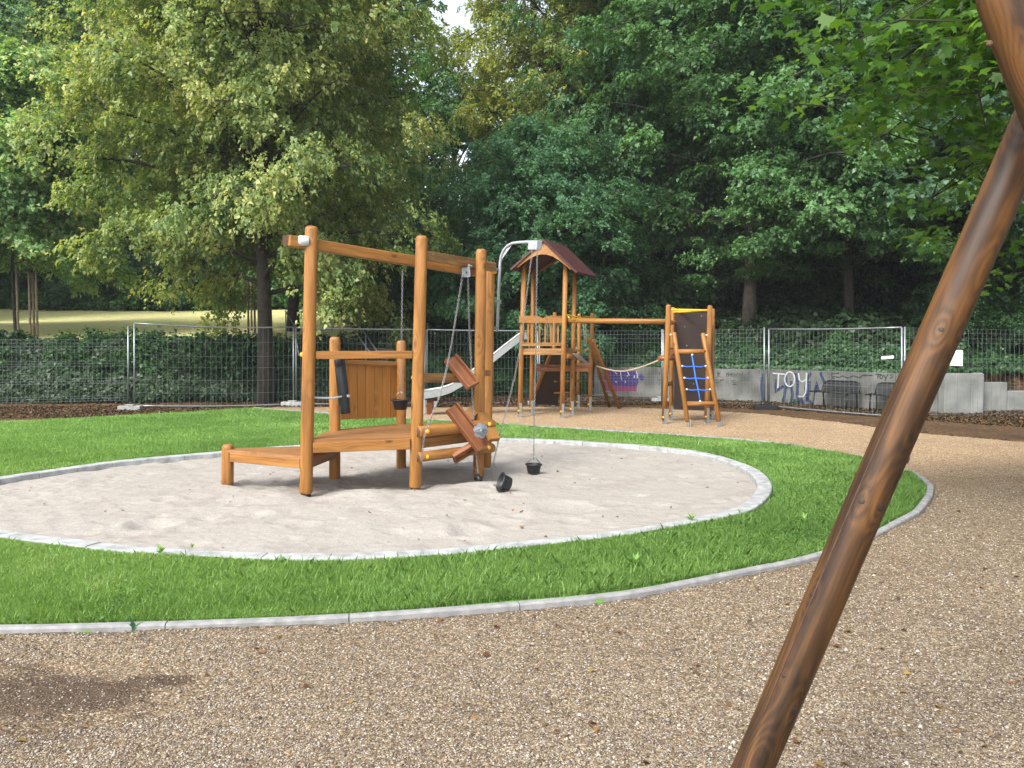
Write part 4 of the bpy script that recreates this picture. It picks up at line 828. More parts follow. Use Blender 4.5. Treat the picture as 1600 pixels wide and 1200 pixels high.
def railing(q):
    a0, b0 = Q(811, 499, 17.84), Q(886, 499.5, 17.78); q.box(Q(812, 538, 17.84), Q(884, 538, 17.78), .04, .07)
    h = .075; n = Vector((0, -.03, 0)); pts = []
    for t, z in ((0, h), (.40, h), (.45, h-.02), (.50, h-.06), (.55, h-.02), (.60, h), (1, h)): pts.append(lerp(a0, b0, t)+Vector((0, 0, z)))
    pts += [b0+Vector((0, 0, -h)), a0+Vector((0, 0, -h))]; q.prism(pts[::-1], n)
mb_obj(railing, 'railing', 'wood', TA, .003)
for X in (310, 333, 375, 407, 440, 480): mb_obj(lambda q: q.box(Q(*z3(X-1, 676), 17.84), Q(*z3(X, 552), 17.84), .035, .028, (0, 1, 0)), 'baluster', 'wood', TA)
tbeam(Q(833, 500, 18.6), Q(895, 501, 18.5), .04, .09); 
tbeam(Q(838, 571, 18.5), Q(921, 572, 18.6), .30, .05, 'redwood', 'lower_deck'); tbeam(Q(838, 577, 18.36), Q(919, 577.5, 18.45), .045, .09, 'redwood')
tbeam(fz('6', 1.05), fz('7', 1.05), .05, .10, 'oldwood'); tbeam(fz('5', .95), fz('6', .95), .05, .10, 'redwood')
mb_obj(lambda q: q.cyl(Q(884, 556, 17.7), Q(902, 558, 18.9), .06, seg=12), 'round_beam', 'wood', TA)
# slide
def slide(q):
    P = [(824, 527.5), (812, 532), (790, 549), (770, 565), (745, 584), (722, 602), (705, 611.5), (690, 616.5), (676, 619), (662, 621)]
    P = [Q(x, y, 18.5) for x, y in P]; th = .012; n = len(P); sec = [(-.23, .15), (-.23, 0), (.23, 0), (.23, .15), (.245, .15), (.245, -.02), (-.245, -.02), (-.245, .15)]
    vs = []
    for k, p in enumerate(P):
        t = (P[min(k+1, n-1)]-P[max(0, k-1)]).normalized(); s = Vector((0, 1, 0)); u = s.cross(t); u = u if u.z > 0 else -u
        for a, b in sec: vs.append(p+s*a+u*b)
    m = len(sec); fs = [(k*m+i, k*m+(i+1) % m, (k+1)*m+(i+1) % m, (k+1)*m+i) for k in range(n-1) for i in range(m)]; q.add(vs, fs+[tuple(range(m)), tuple((n-1)*m+i for i in range(m-1, -1, -1))])
    for s_ in (-.237, .237):
        vs = [P[k]+Vector((0, s_, 0))+Vector((0, 0, .155)) for k in range(n)]; q.tube(vs, .018, 8)
mb_obj(slide, 'slide', 'slide', TA)
mb_obj(lambda q: q.box(G(672, 646)+Vector((0, .05, -.1)), Q(672, 624, 18.5), .13, .25, (0, 1, 0)), 'slide_support', 'redwood', TA)
mb_obj(lambda q: q.box(G(663, 646)+Vector((0, 0, -.1)), Q(663, 624, 18.45), .05, .05, (0, 1, 0)), 'slide_support', 'white', TA)
# climbing ramp under the deck, round log, yellow grips
mb_obj(lambda q: q.prism([Q(834, 632, 19.7), Q(872, 633, 19.7), Q(877, 553, 18.9), Q(853, 553, 18.9)], (0, .05, .02)), 'climbing_ramp', 'brownboard', TA)
tbeam(Q(833, 620, 19.45), Q(861, 551, 18.8), .07, .06)
for k in range(3): mb_obj(lambda q: q.cyl(Q(866, 578+18*k, 19.3), Q(904, 577+18*k, 19.7), .022, seg=8), 'rung', 'oldwood', TA)
for a, b in (((886, 493.5, 17.8), (923, 495, 19.2)), ((889, 496, 18.4), (905, 494, 19.8))):
    mb_obj(lambda q: q.tube([Q(*a)-Vector((0, 0, .05)), Q(*a)+Vector((0, 0, .02)), lerp(Q(*a), Q(*b), .5)-Vector((0, 0, .03)), Q(*b)], .018, 8), 'grab_bar', 'yellowsteel', TA)
def lad(q, a, b, r): q.cyl(a, b, r, seg=12, dome=.02)
lr = [(Q(926, 531, 19.0), G(968, 638)), (Q(920, 528, 19.4), G(952.5, 635.5))]
LD = mb_obj(lambda q: [lad(q, b, a, .045) for a, b in lr], 'ladder', 'wood', TA)
for t in (.28, .44, .60, .76): mb_obj(lambda q: q.cyl(lerp(*lr[0], t), lerp(*lr[1], t), .018, seg=8), 'rung', 'stake', LD)
mb_obj(lambda q: q.prism([Q(894, 553, 18.0), Q(903, 553, 18.2), Q(922, 570, 19.0), Q(919, 573, 19.0)], (0, .03, .01)), 'mat_ramp', 'steelpaint', TA)
for k in range(5): mb_obj(lambda q: q.ball(Q(899+4.3*k, 547+.6*(k % 2), 18.8), .035, (1, 0, 0), 8), 'rope_knot', 'wood', TA)
for x in (855, 859, 866, 915, 912): mb_obj(lambda q: q.tube([Q(x, 503, 18.9), Q(x+1, 538, 18.9)], .010, 6), 'net_rope', 'rope', TA)
# connecting beam and hand rope
BM = mb_obj(lambda q: q.cyl(Q(886, 501, 17.75), Q(1044, 502.5, 16.55), .053, seg=16, nz=2), 'connecting_beam', 'wood', TA)
mb_obj(lambda q: q.tube([Q(x, y, lerp(19.0, 16.7, (x-932)/106)) for x, y in ((932, 572), (945, 576), (960, 579.5), (975, 580), (990, 577), (1008, 571.5), (1024, 565), (1038, 558.5))], .016, 8), 'hand_rope', 'rope', TA)
# ---------------------------------------------------------------- climbing tower on the right
TBW = thing('climbing_tower', G(1075, 660), 'narrow wooden climbing tower with dark brown board and blue rope net ladder', 'climbing tower')
fpost('b1', (1037.5, 662), (1044.5, 476), .050, TBW); fpost('b2', (1048, 656), (1051.5, 480), .046, TBW); fpost('b3', (1104, 661), (1109.5, 477), .050, TBW); fpost('b4', (1111.5, 655), (1113.5, 482), .046, TBW)
mb_obj(lambda q: q.prism([Q(1053.5, 640, 17.0), Q(1115.5, 641.5, 17.0), Q(1112, 488, 17.0), Q(1055, 488, 17.0)], (0, .04, 0)), 'climbing_board', 'brownboard', TBW)
for x, y in ((1096, 494), (1070, 511), (1073, 540), (1084, 600)): mb_obj(lambda q: q.ball(Q(x, y, 16.99), .014, (0, -1, 0), 8), 'board_bolt', 'steel', TBW)
for a, b in (((1049, 484, 16.6), (1106, 485, 16.5)), ((1052, 488, 17.1), (1106, 484.5, 16.5))): mb_obj(lambda q: q.tube([Q(*a), Q(*b)], .022, 8), 'grab_bar', 'yellowsteel', TBW)
mb_obj(lambda q: q.cyl(Q(1045, 503, 16.5), Q(1053, 504, 17.0), .05, seg=12, dome=.015), 'round_beam', 'wood', TBW)
mb_obj(lambda q: q.cyl(Q(1029, 560, 16.75), Q(1053, 559, 16.9), .052, seg=12, dome=.015), 'round_beam', 'redwood', TBW)
for y in (547, 600): tbeam(fz('b1', 1.6-(y-535)*16.6/1300), fz('b2', 1.6-(y-535)*16.6/1300), .04, .09, 'oldwood', parent=TBW)
tbeam(fz('b1', 1.42), fz('b3', 1.42), .05, .10, 'redwood', parent=TBW)
def ly(y): return lerp(16.28, 15.76, (y-519)/148)
rails = [((1052.7, 519.5), (1074.5, 659)), ((1098, 520.5), (1123.4, 658))]
LB = mb_obj(lambda q: [lad(q, Q(*b, ly(b[1])), Q(*a, ly(a[1])), .046) for a, b in rails], 'net_ladder', 'wood', TBW)
for a, b in (((1058, 549.5), (1105, 549.5)), ((1073, 631), (1119, 630.5))): mb_obj(lambda q: q.cyl(Q(*a, ly(a[1])), Q(*b, ly(b[1])), .046, seg=12), 'log_rung', 'wood', LB)
for x in (1075.5, 1123.5): mb_obj(lambda q: (q.box(Q(x-1, 655, 15.8), G(x, 667)-Vector((0, 0, .05)), .012, .05, (0, 1, 0)), q.box(Q(x+2, 655, 15.8), G(x+3, 667)-Vector((0, 0, .05)), .012, .05, (0, 1, 0))), 'foot_bracket', 'steel', LB)
def ropep(pts, r=.011, m='blue'): mb_obj(lambda q: q.tube([Q(x, y, ly(y)-.01) for x, y in pts], r, 8), 'net_rope', m, LB)
ropep([(1081, 555), (1084, 572), (1087, 591), (1091, 609), (1094, 627)], .014)
for a, b, y in ((1065, 1103, 572), (1068.5, 1107, 590.5), (1072, 1110, 608.5)): ropep([(a, y), (a+9, y+1.2), ((a+b)/2, y+.3), (b-9, y+1.5), (b, y)])
for x, y in ((1081.5, 554.5), (1094, 627), (1066, 572), (1102.5, 572), (1069.5, 590.5), (1106, 590.5), (1073, 608.5), (1109.5, 608.5)): mb_obj(lambda q: q.ball(Q(x, y, ly(y)-.02), .022, (0, -1, 0), 8), 'rope_clamp', 'white', LB)
for x, y in ((1048, 523), (1104, 523.5)): mb_obj(lambda q: q.ball(Q(x, y, 16.2), .022, (0, -1, 0), 8), 'bolt_cap', 'white', TBW)
cap(1043.5, 501.5, 16.33, TBW, .024)
# ---------------------------------------------------------------- swing frame leg in the foreground
def swing():
    a = Q(1176, 1200, 2.5); b = Q(1565, 300, 2.5); d = (b-a).normalized(); a0 = a-d*(a.z/d.z); b0 = a+d*(2.72-a.z)/d.z
    t = thing('swing_frame', a0, 'dark oiled log A-frame of a swing rising close by at the right', 'swing')
    a0s = a0-d*.3; ln = (b0-a0s).length
    nl = Vector((0, 1, 0)).cross(d).normalized(); nl = -nl if nl.x > 0 else nl; c = Vector((0, -1, 0)); K = []
    for py, an, rr in ((778, 48, .0105), (776, 106, .013), (1052, 42, .006), (1092, 112, .014), (515, 62, .010), (700, 150, .012), (518, 128, .012), (930, 20, .009)):
        s_ = (a0s-Q(1176, 1200, 2.5)).length; ax_ = lerp(a, b, (1200-py)/900); K.append((ax_+(nl*math.cos(R(an))+c*math.sin(R(an)))*.0585, (nl*math.cos(R(an))+c*math.sin(R(an))), rr))
    def legm(q):
        q.cyl(a0s, b0, .0590, .0585, 56, dome=.03, nz=220, wob=.0022)
        for i, v in enumerate(q.v):
            v = Vector(v); e = 0
            for k_, n_, rr in K:
                w_ = v-k_; al = w_.dot(d); la = (w_-d*al).length; e += rr*1.8*math.exp(-((al/(rr*5.5))**2+(la/(rr*2.1))**2))
            g = Vector(q.g[i]); h = Vector((g.x, g.y, 0)).normalized(); q.g[i] = (g.x+h.x*e, g.y+h.y*e, g.z)
    lg = mb_obj(legm, 'leg', 'log', t)
    for k_, n_, rr in K: mb_obj(lambda q: q.lathe([(0, .0012), (rr*.45, .0011), (rr*.8, .0006), (rr, -.001)], k_, n_, 14), 'knot', 'knotwood', lg)
    def crack(q):
        L = (b0-a0s).length; s0 = (Q(1480, 497, 2.5)-a0s).length; s1 = (Q(1195, 1157, 2.5)-a0s).length
        for m in range(3):
            pts = []
            for k in range(34):
                s = lerp(s1, s0, k/33)+(m-1)*.3; an = R(30+5*math.sin(s*2.2+m))
                if m == 0: an += R(8)
                if m == 2: an -= R(6)
                o_ = math.sin(s*2.1)*.0; pts.append(a0s+d*s+(nl*math.cos(an)+c*math.sin(an))*.0588)
            if m == 1: q.tube(pts, .0016, 5, rs=[.0021*math.sin(math.pi*(k+.3)/33.6)**.5+.0002 for k in range(34)])
    mb_obj(crack, 'crack', 'endgrain', lg)
    a2 = Q(1568, 0, 2.27); b2 = Q(1650, 215, 2.27); d2 = (a2-b2).normalized(); top = a2+d2*.055; g2 = b2-d2*(b2.z/d2.z)
    lg2 = mb_obj(lambda q: q.cyl(g2+d2*-.3, top, .064, .066, 36, dome=.055, nz=24, wob=.002), 'leg', 'log', t)
    mb_obj(lambda q: (q.lathe([(0, -.010), (.006, -.010), (.008, -.004), (.0085, 0), (0, .0)], Q(1546, 68, 2.215), (-.5, -1, 0), 12)), 'bolt', 'endgrain', lg2)
    x = Q(1662, 62, 2.38); mb_obj(lambda q: q.cyl(x, Vector((x.x+.25, -1.2, x.z+.0)), .06, .06, 24, dome=.03, nz=6, foot=.01), 'crossbar', 'log', t)
    e = Vector((x.x+.25, -1.1, 0))
    for s in (-1, 1): mb_obj(lambda q: q.cyl(e+Vector((s*1.0, 0, -.3)), e+Vector((-s*.12, .14*s, 2.65)), .06, .06, 20, dome=.03, nz=6), 'leg', 'log', t)
swing()
# ---------------------------------------------------------------- fences
def fence(label, L, Rr, nv, hz, group=None, frame=True, wr=.0032, mid=True, sag=.0, wire='wire', over=.0, postm='steel', lpost=True, rpost=True):
    """L, Rr = (px, y top, y bottom, distance)"""
    A, B, C_, D_ = Q(L[0], L[1], L[3]), Q(L[0], L[2], L[3]), Q(Rr[0], Rr[1], Rr[3]), Q(Rr[0], Rr[2], Rr[3])
    t = thing('construction_fence', (B+D_)/2, label, 'fence panel', group)
    sg = lambda u, v: Vector((0, 0, -sag*math.sin(math.pi*u)*(1 if v > .5 else .6)))+Vector((0, .03*math.sin(3*u+L[0]), 0))
    P = lambda u, v: lerp(lerp(B, D_, u), lerp(A, C_, u), v)+sg(u, v)
    def fr(q):
        for u_ in (0, 1): q.tube([P(u_, -.03), P(u_, 1+over)], .021, 8)
        for v in (0, 1): q.tube([P(u, v) for u in lin(0, 1, 9)], .019, 6)
    if frame: mb_obj(fr, 'frame', postm, t)
    else:
        for u_ in (0, 1): mb_obj(lambda q: q.tube([P(u_, -.03), P(u_, 1+over)], .021, 8), 'post', postm, t)
    def wi(q):
        for i in range(1, nv):
            u = i/nv; q.tube([P(u, 0), P(u, 1)], wr, 3, cap=False)
        for v in hz: q.tube([P(u, v) for u in lin(0, 1, 9)], wr*1.05, 3, cap=False)
    mb_obj(wi, 'wire_mesh', wire, t)
    return t
gp = 'mesh panels of the construction fence'; hb_ = (.16, .32, .48, .63, .81)
hv = (.02, .06, .10, .30, .34, .38, .58, .62, .66, .84, .89, .95, 1)
fence('framed mesh fence panel left of the thick linden trunk, between two grey posts', (209, 505, 634, 19.8), (459, 511, 631, 21.0), 30, hb_, gp, sag=.05)
fence('framed mesh fence panel directly behind the plank panel of the sand frame', (463, 512, 631, 21.05), (664, 515, 630, 21.6), 30, hb_, gp, sag=.01)
fence('framed mesh fence panel behind the slide and the grey crane arm', (667, 515, 630, 21.7), (840, 517, 629, 22.0), 30, hb_, gp, sag=.01)
fence('framed mesh fence panel in front of the black benches and the TOY graffiti', (1202, 514, 634, 19.9), (1408, 511.5, 651, 17.5), 30, hb_, gp, sag=.02)
fence('low frameless mesh fence at the far left edge below the hedge', (-110, 531, 634, 19.2), (200.5, 531, 627, 19.8), 44, hv, gp, frame=False, lpost=True, over=.22, wr=.003)
fence('folded mesh fence section between the two play towers', (843, 517, 628, 21.9), (1034, 517, 629, 21.2), 34, hv, gp, frame=False, over=.02, wr=.003)
fence('folded mesh fence section right of the climbing tower in front of the concrete wall', (1036, 517, 629, 21.1), (1194.6, 514, 633, 20.2), 30, hv, gp, frame=False, over=.02, wr=.003)
fence('folded mesh fence section behind the swing leg, running out at the right edge', (1414.5, 512, 650, 17.5), (1760, 519, 650, 17.3), 48, hv, gp, frame=False, over=.01, wr=.003)
feet = [(204, 641, 'grey concrete fence foot on the grass edge at the left', 'kerb'), (457, 634.5, 'pale concrete fence foot just left of the tall front post', 'kerbwhite'), (666, 634, 'concrete fence foot behind the chain of the sand frame', 'kerb'), (841, 633, 'concrete fence foot hidden among the posts of the roofed tower', 'kerb'), (1034, 628, 'pale concrete fence foot left of the climbing tower', 'kerbwhite'), (1196, 640, 'dark concrete fence foot right of the climbing tower', 'black'), (1411, 657, 'concrete fence foot behind the leaning swing leg', 'kerb')]
for x, y, lb, m_ in feet:
    c = G(x, y); t = mb_obj(lambda q: (q.prism([c+Vector((-.27, -.10, -.02)), c+Vector((.27, -.10, -.02)), c+Vector((.27, .10, -.02)), c+Vector((-.27, .10, -.02))], (0, 0, .13)), q.prism([c+Vector((-.10, -.09, .111)), c+Vector((.10, -.09, .111)), c+Vector((.10, .09, .111)), c+Vector((-.10, .09, .111))], (0, 0, .03))), 'concrete_block', m_, None, .015); tag(t, lb, 'fence foot', 'concrete feet of the fence')
o = mb_obj(lambda q: q.prism([Q(1377, 561.5, 17.78), Q(1396.5, 560, 17.58), Q(1396.5, 555.5, 17.58), Q(1377, 557, 17.78)], (0, .004, 0)), 'paper_strip', 'paper'); tag(o, 'narrow white paper strip fixed to the fence above the benches', 'notice')
o = mb_obj(lambda q: q.prism([Q(1484, 571, 17.36), Q(1504, 572, 17.36), Q(1504.5, 547.5, 17.36), Q(1489, 546.5, 17.36)], (0, .004, 0)), 'paper_sheet', 'paper'); tag(o, 'blank white paper sheet hung on the fence right of the swing leg', 'notice')
# ---------------------------------------------------------------- retaining wall with graffiti
WN = [(928, 24.6), (1037, 23.85), (1200, 22.35), (1300, 20.75), (1400, 19.35), (1477, 18.75)]
WP = [Vector(((p-800)/1300*Y, Y, 0)) for p, Y in WN]
WL = thing('retaining_wall', WP[2], 'grey concrete retaining wall covered in graffiti behind the fence', 'wall')
def wallseg(q, a, b, top, th=.24):
    d = (b-a).normalized(); n = Vector((-d.y, d.x, 0)); n = n if n.y > 0 else -n
    q.prism([a+Vector((0, 0, -.15)), b+Vector((0, 0, -.15)), b+n*th+Vector((0, 0, -.15)), a+n*th+Vector((0, 0, -.15))], (0, 0, top+.15))
for i in range(5):
    a, b = WP[i], WP[i+1]; L = (b-a).length; n = max(1, round(L/1.25)); d = (b-a)/n
    def f(q):
        for k in range(n): e = d.normalized()*.006; wallseg(q, a+d*k+e, a+d*(k+1)-e, .875+.008*math.sin(i*3+k))
    mb_obj(f, 'wall_section', 'wall', WL, .008)
WE = thing('concrete_end_wall', Vector(((1477-800)/1300*18.6, 18.6, 0)), 'pale stepped concrete end wall right of the swing leg', 'wall')
for (x0, Y0), (x1, Y1), top in (((1477, 18.6), (1497, 18.62), .90), ((1497.4, 18.62), (1518, 18.66), .90), ((1518.4, 18.66), (1538.5, 18.7), .895), ((1539, 19.3), (1575, 19.35), .67), ((1575.4, 19.4), (1700, 19.7), .46)):
    mb_obj(lambda q: wallseg(q, Vector(((x0-800)/1300*Y0, Y0, 0)), Vector(((x1-800)/1300*Y1, Y1, 0)), top, .3 if top > .8 else .22), 'wall_block', 'wallpale', WE, .01)
mb_obj(lambda q: wallseg(q, Vector(((1537.5-800)/1300*18.7, 18.72, 0)), Vector(((1539.5-800)/1300*19.5, 19.6, 0)), .89, .2), 'wall_block', 'wallpale', WE, .01)
def W(px, py, off=.006):
    r = ray(px, py); best = None
    for i in range(5):
        a, b = WP[i], WP[i+1]; d = b-a; n = Vector((-d.y, d.x, 0)).normalized(); n = n if n.y > 0 else -n; a2 = a-n*off
        den = r.dot(n)
        t = (a2-Vector((0, 0, CAMZ))).dot(n)/den; p_ = Vector((0, 0, CAMZ))+r*t; u = (p_-a2).dot(d)/d.length_squared
        if -1e-3 <= u <= 1.001: best = p_; break
    return best if best is not None else p_
P5 = lambda X, Y: (1180+X/3.81, 480+Y/3.81)
P4 = lambda X, Y: (1000+X/5.217, 450+Y/5.217)
P6 = lambda X, Y: (920+X/11.43, 560+Y/11.43)
for k, c in dict(gwhite=(.44, .45, .48), gblue=(.018, .035, .09), gblack=(.015, .016, .022), gpurple=(.035, .022, .12), gmag=(.15, .028, .075)).items(): M[k] = simple('spray_'+k[1:], c, .85)
def stroke(q, pts, wpx, off=.007):
    """flat ribbon of spray paint on the wall plane"""
    pts = [Vector((*p, 0)) for p in pts]; L = []; Rr = []
    for k, p in enumerate(pts):
        t = (pts[min(k+1, len(pts)-1)]-pts[max(0, k-1)]).normalized(); n = Vector((-t.y, t.x, 0))*wpx/2; L.append(W(*(p+n).xy, off)); Rr.append(W(*(p-n).xy, off))
    n = len(pts); q.add(L+Rr, [(k, k+1, n+k+1, n+k) for k in range(n-1)])
def fill(q, pts, off): 
    # split at vertical strips so that it follows the wall
    q.add([W(*p, off) for p in pts], [tuple(range(len(pts)))])
def oval(cx, cy, rx, ry, n=14, a0=0, a1=6.2832): return [(cx+rx*math.cos(a0+(a1-a0)*k/n), cy+ry*math.sin(a0+(a1-a0)*k/n)) for k in range(n+1)]
def graf(name, m, S, wpx, mp, off=.007):
    mb_obj(lambda q: [stroke(q, [mp(*p) for p in s], wpx, off) for s in S], name, m, WL)
graf('graffiti', 'gblue', [[(50, 395), (40, 430), (37, 480), (42, 530), (52, 572)], [(128, 430), (122, 470), (120, 505), (150, 480), (170, 470)], [(172, 388), (182, 430), (178, 500), (168, 560), (185, 575)], [(215, 470), (222, 520), (212, 575), (232, 560)], [(240, 392), (252, 460), (248, 520), (262, 580)], [(270, 540), (292, 585)], [(330, 392), (308, 430), (300, 480), (308, 540), (345, 585)], [(388, 388), (400, 420), (412, 450)], [(355, 500), (366, 442), (378, 498), (355, 500)], [(362, 492), (368, 460)], [(190, 480), (215, 465), (215, 440)], [(300, 560), (320, 520), (322, 440)], [(245, 560), (285, 560)]], 4.4, P5)
graf('graffiti', 'gwhite', [[(103, 393), (190, 400)], [(140, 396), (134, 480)], oval(205, 428, 30, 44), [(258, 392), (262, 430), (280, 445), (302, 430)], [(306, 390), (304, 450), (300, 510), (285, 532), (255, 530)]], 2.2, P5, .010)
graf('graffiti', 'gblack', [[(500, 393), (448, 398), (470, 428)], [(465, 412), (500, 418), (520, 408), (550, 422), (585, 408), (620, 420), (640, 404), (700, 406)], [(715, 399), (748, 400)], [(731, 400), (731, 425)], oval(750, 414, 9, 11), [(764, 402), (776, 420)], [(790, 399), (772, 438)], [(822, 398), (803, 404), (820, 414), (803, 424)]], 1.5, P5)
graf('graffiti', 'gblack', [[(636, 680), (634, 722)], [(654, 690), (637, 703), (652, 722)], [(700, 690), (708, 706), (716, 690)], [(708, 706), (706, 722)], [(724, 690), (722, 722)], [(722, 706), (742, 706)], [(744, 690), (742, 722)], [(756, 690), (754, 720)], [(766, 722), (768, 692), (790, 720), (792, 690)], [(806, 720), (808, 694), (828, 718), (836, 692)], [(622, 770), (645, 765), (662, 750), (684, 748)], [(748, 760), (768, 752), (758, 775), (790, 770)], [(752, 785), (790, 790)]], 1.1, P4)
mb_obj(lambda q: (fill(q, [P6(*p) for p in ((250, 330), (300, 200), (520, 215), (700, 225), (840, 220), (860, 480), (850, 590), (600, 585), (420, 595), (330, 560), (255, 480))], .006),), 'graffiti', 'gmag', WL)
mb_obj(lambda q: (fill(q, [P6(*p) for p in ((365, 330), (400, 240), (520, 245), (640, 235), (760, 245), (850, 225), (885, 300), (885, 430), (850, 500), (600, 495), (420, 480), (380, 430))], .009), fill(q, [P6(*p) for p in ((890, 300), (935, 270), (995, 340), (960, 400), (905, 370))], .009)), 'graffiti', 'gpurple', WL)
graf('graffiti', 'gwhite', [[(470, 245), (500, 280)], [(565, 235), (585, 385)], [(690, 235), (725, 310)], [(683, 300), (688, 325)], [(845, 235), (870, 290), (865, 350)], [(815, 300), (812, 350)], [(482, 400), (490, 435)], [(648, 395), (652, 440)]], 1.3, P6, .012)
graf('graffiti', 'gblack', [[(1232, 260), (1245, 245), (1265, 262), (1255, 290)], [(1232, 330), (1232, 440), (1250, 475), (1268, 440), (1268, 360)]], .9, P6, .008)
# ---------------------------------------------------------------- benches
def bench(px0, px1, label):
    a, b = W(px0, 620, .28), W(px1, 620, .28); a.z = b.z = 0; d = (b-a); L = d.length; d.normalize(); n = Vector((d.y, -d.x, 0)); n = -n if n.y > 0 else n
    t = thing('bench', (a+b)/2, label, 'bench', 'black metal benches at the wall'); z = Vector((0, 0, 1))
    up = (z*.96-n*.28); F_ = lambda u, v, w_: a+d*L*u+z*.40+up*v+n*w_
    def backf(q):
        pts = [F_(.03, 0, .02), F_(.03, .10, .02), F_(.06, .22, .02), F_(.16, .27, .02), F_(.84, .27, .02), F_(.94, .22, .02), F_(.97, .10, .02), F_(.97, 0, .02)]; q.tube(pts, .018, 8)
        for k in range(1, 24):
            u = .05+.9*k/24; q.box(F_(u, .0, .02), F_(u, .262, .02), .022, .006, n)
        for k in range(6): q.box(F_(.05, .03+.042*k, .022), F_(.95, .03+.042*k, .022), .006, .022, z)
    mb_obj(backf, 'backrest', 'black', t)
    def seatf(q):
        for k in range(14): q.box(F_(-.02, -.0, .04+.03*k), F_(1.02, -.0, .04+.03*k), .02, .008, z)
        q.tube([F_(-.02, 0, .03), F_(-.02, 0, .46), F_(1.02, 0, .46), F_(1.02, 0, .03)], .016, 8)
    mb_obj(seatf, 'seat', 'black', t)
    for u in (.08, .92):
        mb_obj(lambda q: (q.tube([F_(u, .01, .05), a+d*L*u+n*.0+z*.0], .02, 8), q.tube([F_(u, -.01, .40), a+d*L*u+n*.44], .02, 8), q.tube([F_(u, -.012, .03), F_(u, -.012, .44)], .014, 8)), 'leg_frame', 'black', t)
bench(1283, 1345, 'black wire mesh bench in front of the wall under the squiggle graffiti')
bench(1366, 1428, 'black wire mesh bench partly hidden by the swing leg')
# ---------------------------------------------------------------- stairs and hand rails
ST = thing('stairs', (-4.3, 23.0, 0), 'narrow concrete stairs climbing the bank behind the fence beside the linden', 'stairs')
for k in range(11): mb_obj(lambda q: q.prism([Vector((-4.9+.03*k, 22.2+.33*k, -.1)), Vector((-3.7+.03*k, 22.2+.33*k, -.1)), Vector((-3.7+.03*k, 22.53+.33*k, -.1)), Vector((-4.9+.03*k, 22.53+.33*k, -.1))], (0, 0, .1+.18*(k+1))), 'step', 'wall', ST, .005)
def rail(label, pts, posts):
    t = mb_obj(lambda q: (q.tube([Q(*p) for p in pts], .022, 8), [q.tube([Q(*p), Vector((Q(*p).x, Q(*p).y, Tz(Q(*p).x, Q(*p).y)-.1))], .02, 8) for p in posts]), 'stair_railing', 'steel'); tag(t, label, 'hand rail', 'steel hand rails of the stairs')
rail('upper steel hand rail of the stairs seen above the fence top', [(536, 488, 26), (551, 513, 24.6), (577, 549, 23.4)], [(536, 488, 26)])
rail('short lower steel hand rail right of the stairs', [(570, 520, 23.6), (592, 553, 22.6)], [(571.5, 522, 23.5)])
rail('left steel hand rail of the stairs beside the linden trunk', [(446, 486, 25.5), (461, 510, 24.2), (467, 556, 22.9)], [(446.5, 487, 25.4)])
# ---------------------------------------------------------------- things seen through gaps in the trees
M['render'] = simple('pale_house_render', (.55, .56, .57), .85, noise=.1, nscale=2); M['tile'] = simple('dark_roof_tiles', (.10, .07, .06), .8, noise=.3, nscale=5); M['glass'] = simple('window_glass', (.03, .04, .05), .1)
M['carpaint'] = simple('yellow_car_paint', (.65, .42, .02), .3); M['carwhite'] = simple('white_car_paint', (.75, .74, .78), .3)
def house(x, y, wd, dp, h, label, floors=3):
    z = Tz(x, y)-.3; t = thing('house', (x, y, z), label, 'house'); o = Vector((x, y, z))
    mb_obj(lambda q: q.prism([o+Vector((-wd/2, 0, 0)), o+Vector((wd/2, 0, 0)), o+Vector((wd/2, dp, 0)), o+Vector((-wd/2, dp, 0))], (0, 0, h)), 'wall', 'render', t)
    mb_obj(lambda q: q.prism([o+Vector((-wd/2-.4, -.4, h)), o+Vector((wd/2+.4, -.4, h)), o+Vector((wd/2+.4, dp/2, h+3))], (0, 0, .1)) if 0 else q.add([o+Vector(v) for v in ((-wd/2-.4, -.4, h), (wd/2+.4, -.4, h), (wd/2+.4, dp+.4, h), (-wd/2-.4, dp+.4, h), (-wd/2-.4, dp/2, h+3), (wd/2+.4, dp/2, h+3))], [(0, 1, 5, 4), (2, 3, 4, 5), (0, 4, 3), (1, 2, 5), (0, 3, 2, 1)]), 'roof', 'tile', t)
    for i in range(int(wd//2.4)):
        for j in range(floors):
            c = o+Vector((-wd/2+1.4+2.4*i, -.01, 1.1+2.7*j)); f = mb_obj(lambda q: q.prism([c+Vector((-.6, 0, 0)), c+Vector((.6, 0, 0)), c+Vector((.6, 0, 1.4)), c+Vector((-.6, 0, 1.4))], (0, -.04, 0)), 'window', 'carwhite', t)
            mb_obj(lambda q: q.prism([c+Vector((-.5, -.045, .1)), c+Vector((.5, -.045, .1)), c+Vector((.5, -.045, 1.3)), c+Vector((-.5, -.045, 1.3))], (0, -.01, 0)), 'pane', 'glass', f)
house(-31, 62, 14, 9, 9, 'pale house glimpsed through the linden leaves on the left', 3)
z_ = Tz(-9.6, 42.5)+.3
SH = thing('shed', (-9.6, 42.5, z_), 'long pale flat-roofed shed glimpsed behind the post of the sand frame', 'shed'); o = Vector((-9.6, 42.5, z_))
mb_obj(lambda q: q.prism([o+Vector((-2.6, 0, 0)), o+Vector((3.0, 0, 0)), o+Vector((3.0, 3, 0)), o+Vector((-2.6, 3, 0))], (0, 0, 1.45)), 'wall', 'brownboard', SH)
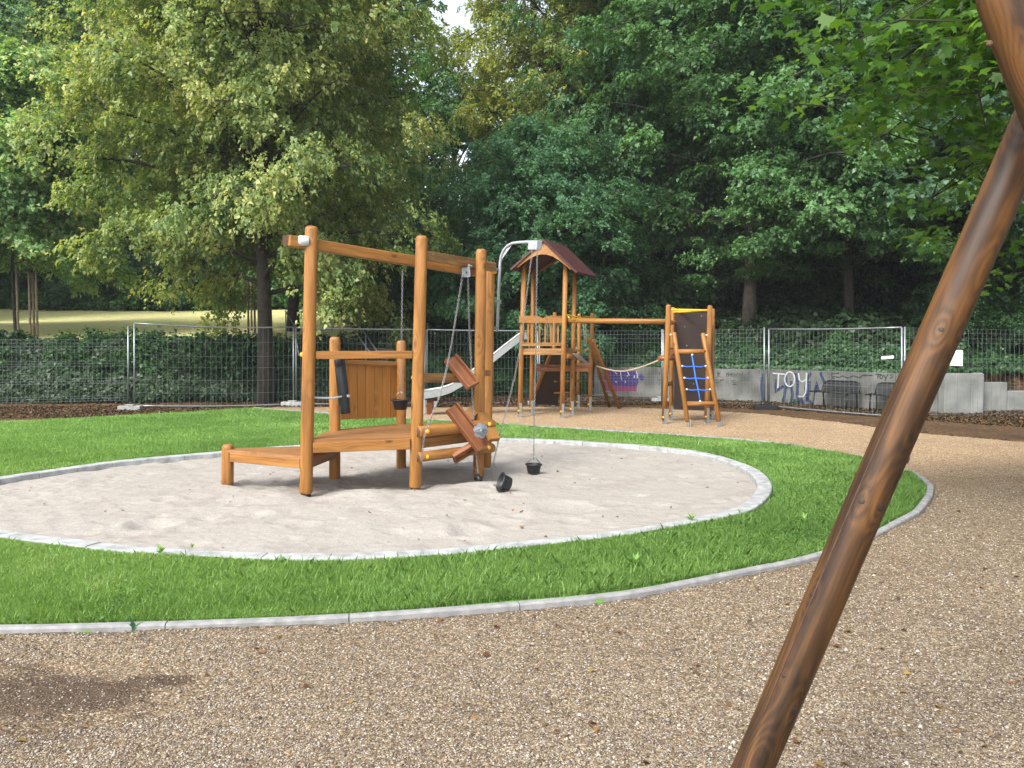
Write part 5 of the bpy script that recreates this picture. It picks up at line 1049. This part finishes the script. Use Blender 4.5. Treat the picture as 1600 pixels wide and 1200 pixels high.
mb_obj(lambda q: q.prism([o+Vector((-2.8, -.3, 1.45)), o+Vector((3.2, -.3, 1.45)), o+Vector((3.2, 3.2, 1.45)), o+Vector((-2.8, 3.2, 1.45))], (0, 0, .75)), 'fascia', 'carwhite', SH)
def car(x, y, label):
    z = Tz(x, y); t = thing('parked_car', (x, y, z), label, 'car'); o = Vector((x, y, z))
    side = [(-2.0, .35), (-1.95, .75), (-1.2, .95), (-.75, 1.38), (-.1, 1.5), (.7, 1.45), (1.35, 1.0), (1.95, .92), (2.05, .55), (2.0, .32)]
    mb_obj(lambda q: q.prism([o+Vector((a, -.82, b)) for a, b in side], (0, 1.64, 0)), 'body', 'carpaint', t, .06)
    for w_ in ([(-.98, .98), (-.62, 1.32), (-.12, 1.41), (-.12, .98)], [(-.02, .98), (-.02, 1.41), (.62, 1.36), (1.1, .98)]): mb_obj(lambda q: q.prism([o+Vector((a, -.835, b)) for a, b in w_], (0, -.01, 0)), 'window', 'glass', t)
    for xx in (-1.3, 1.3):
        wh = mb_obj(lambda q: q.lathe([(0, 0), (.31, 0), (.33, .03), (.33, .19), (0, .2)], o+Vector((xx, -.72, .33)), (0, -1, 0), 18), 'wheel', 'black', t); mb_obj(lambda q: q.lathe([(0, .01), (.19, 0), (.2, -.01)], o+Vector((xx, -.93, .33)), (0, -1, 0), 14), 'rim', 'steel', wh)
car(6.9, 42.0, 'yellow parked car glimpsed between the trunks above the connecting beam')

# ---------------------------------------------------------------- thin haze volume added to lift the dark gaps in the wood
hm = bpy.data.materials.new('haze_air'); hm.use_nodes = True; hn = hm.node_tree; hn.nodes.clear()
ho = hn.nodes.new('ShaderNodeOutputMaterial'); hv_ = hn.nodes.new('ShaderNodeVolumePrincipled'); hv_.inputs['Density'].default_value = .0006; hv_.inputs['Color'].default_value = (.90, .95, 1.0, 1)
hn.links.new(hv_.outputs[0], ho.inputs['Volume'])
o = MB().prism([(-170, -70, -2.2), (170, -70, -2.2), (170, 270, -2.2), (-170, 270, -2.2)], (0, 0, 36)).build('haze', [hm]); tag(o, 'thin pale haze added to lift the dark gaps among the trees', 'haze', kind='stuff')
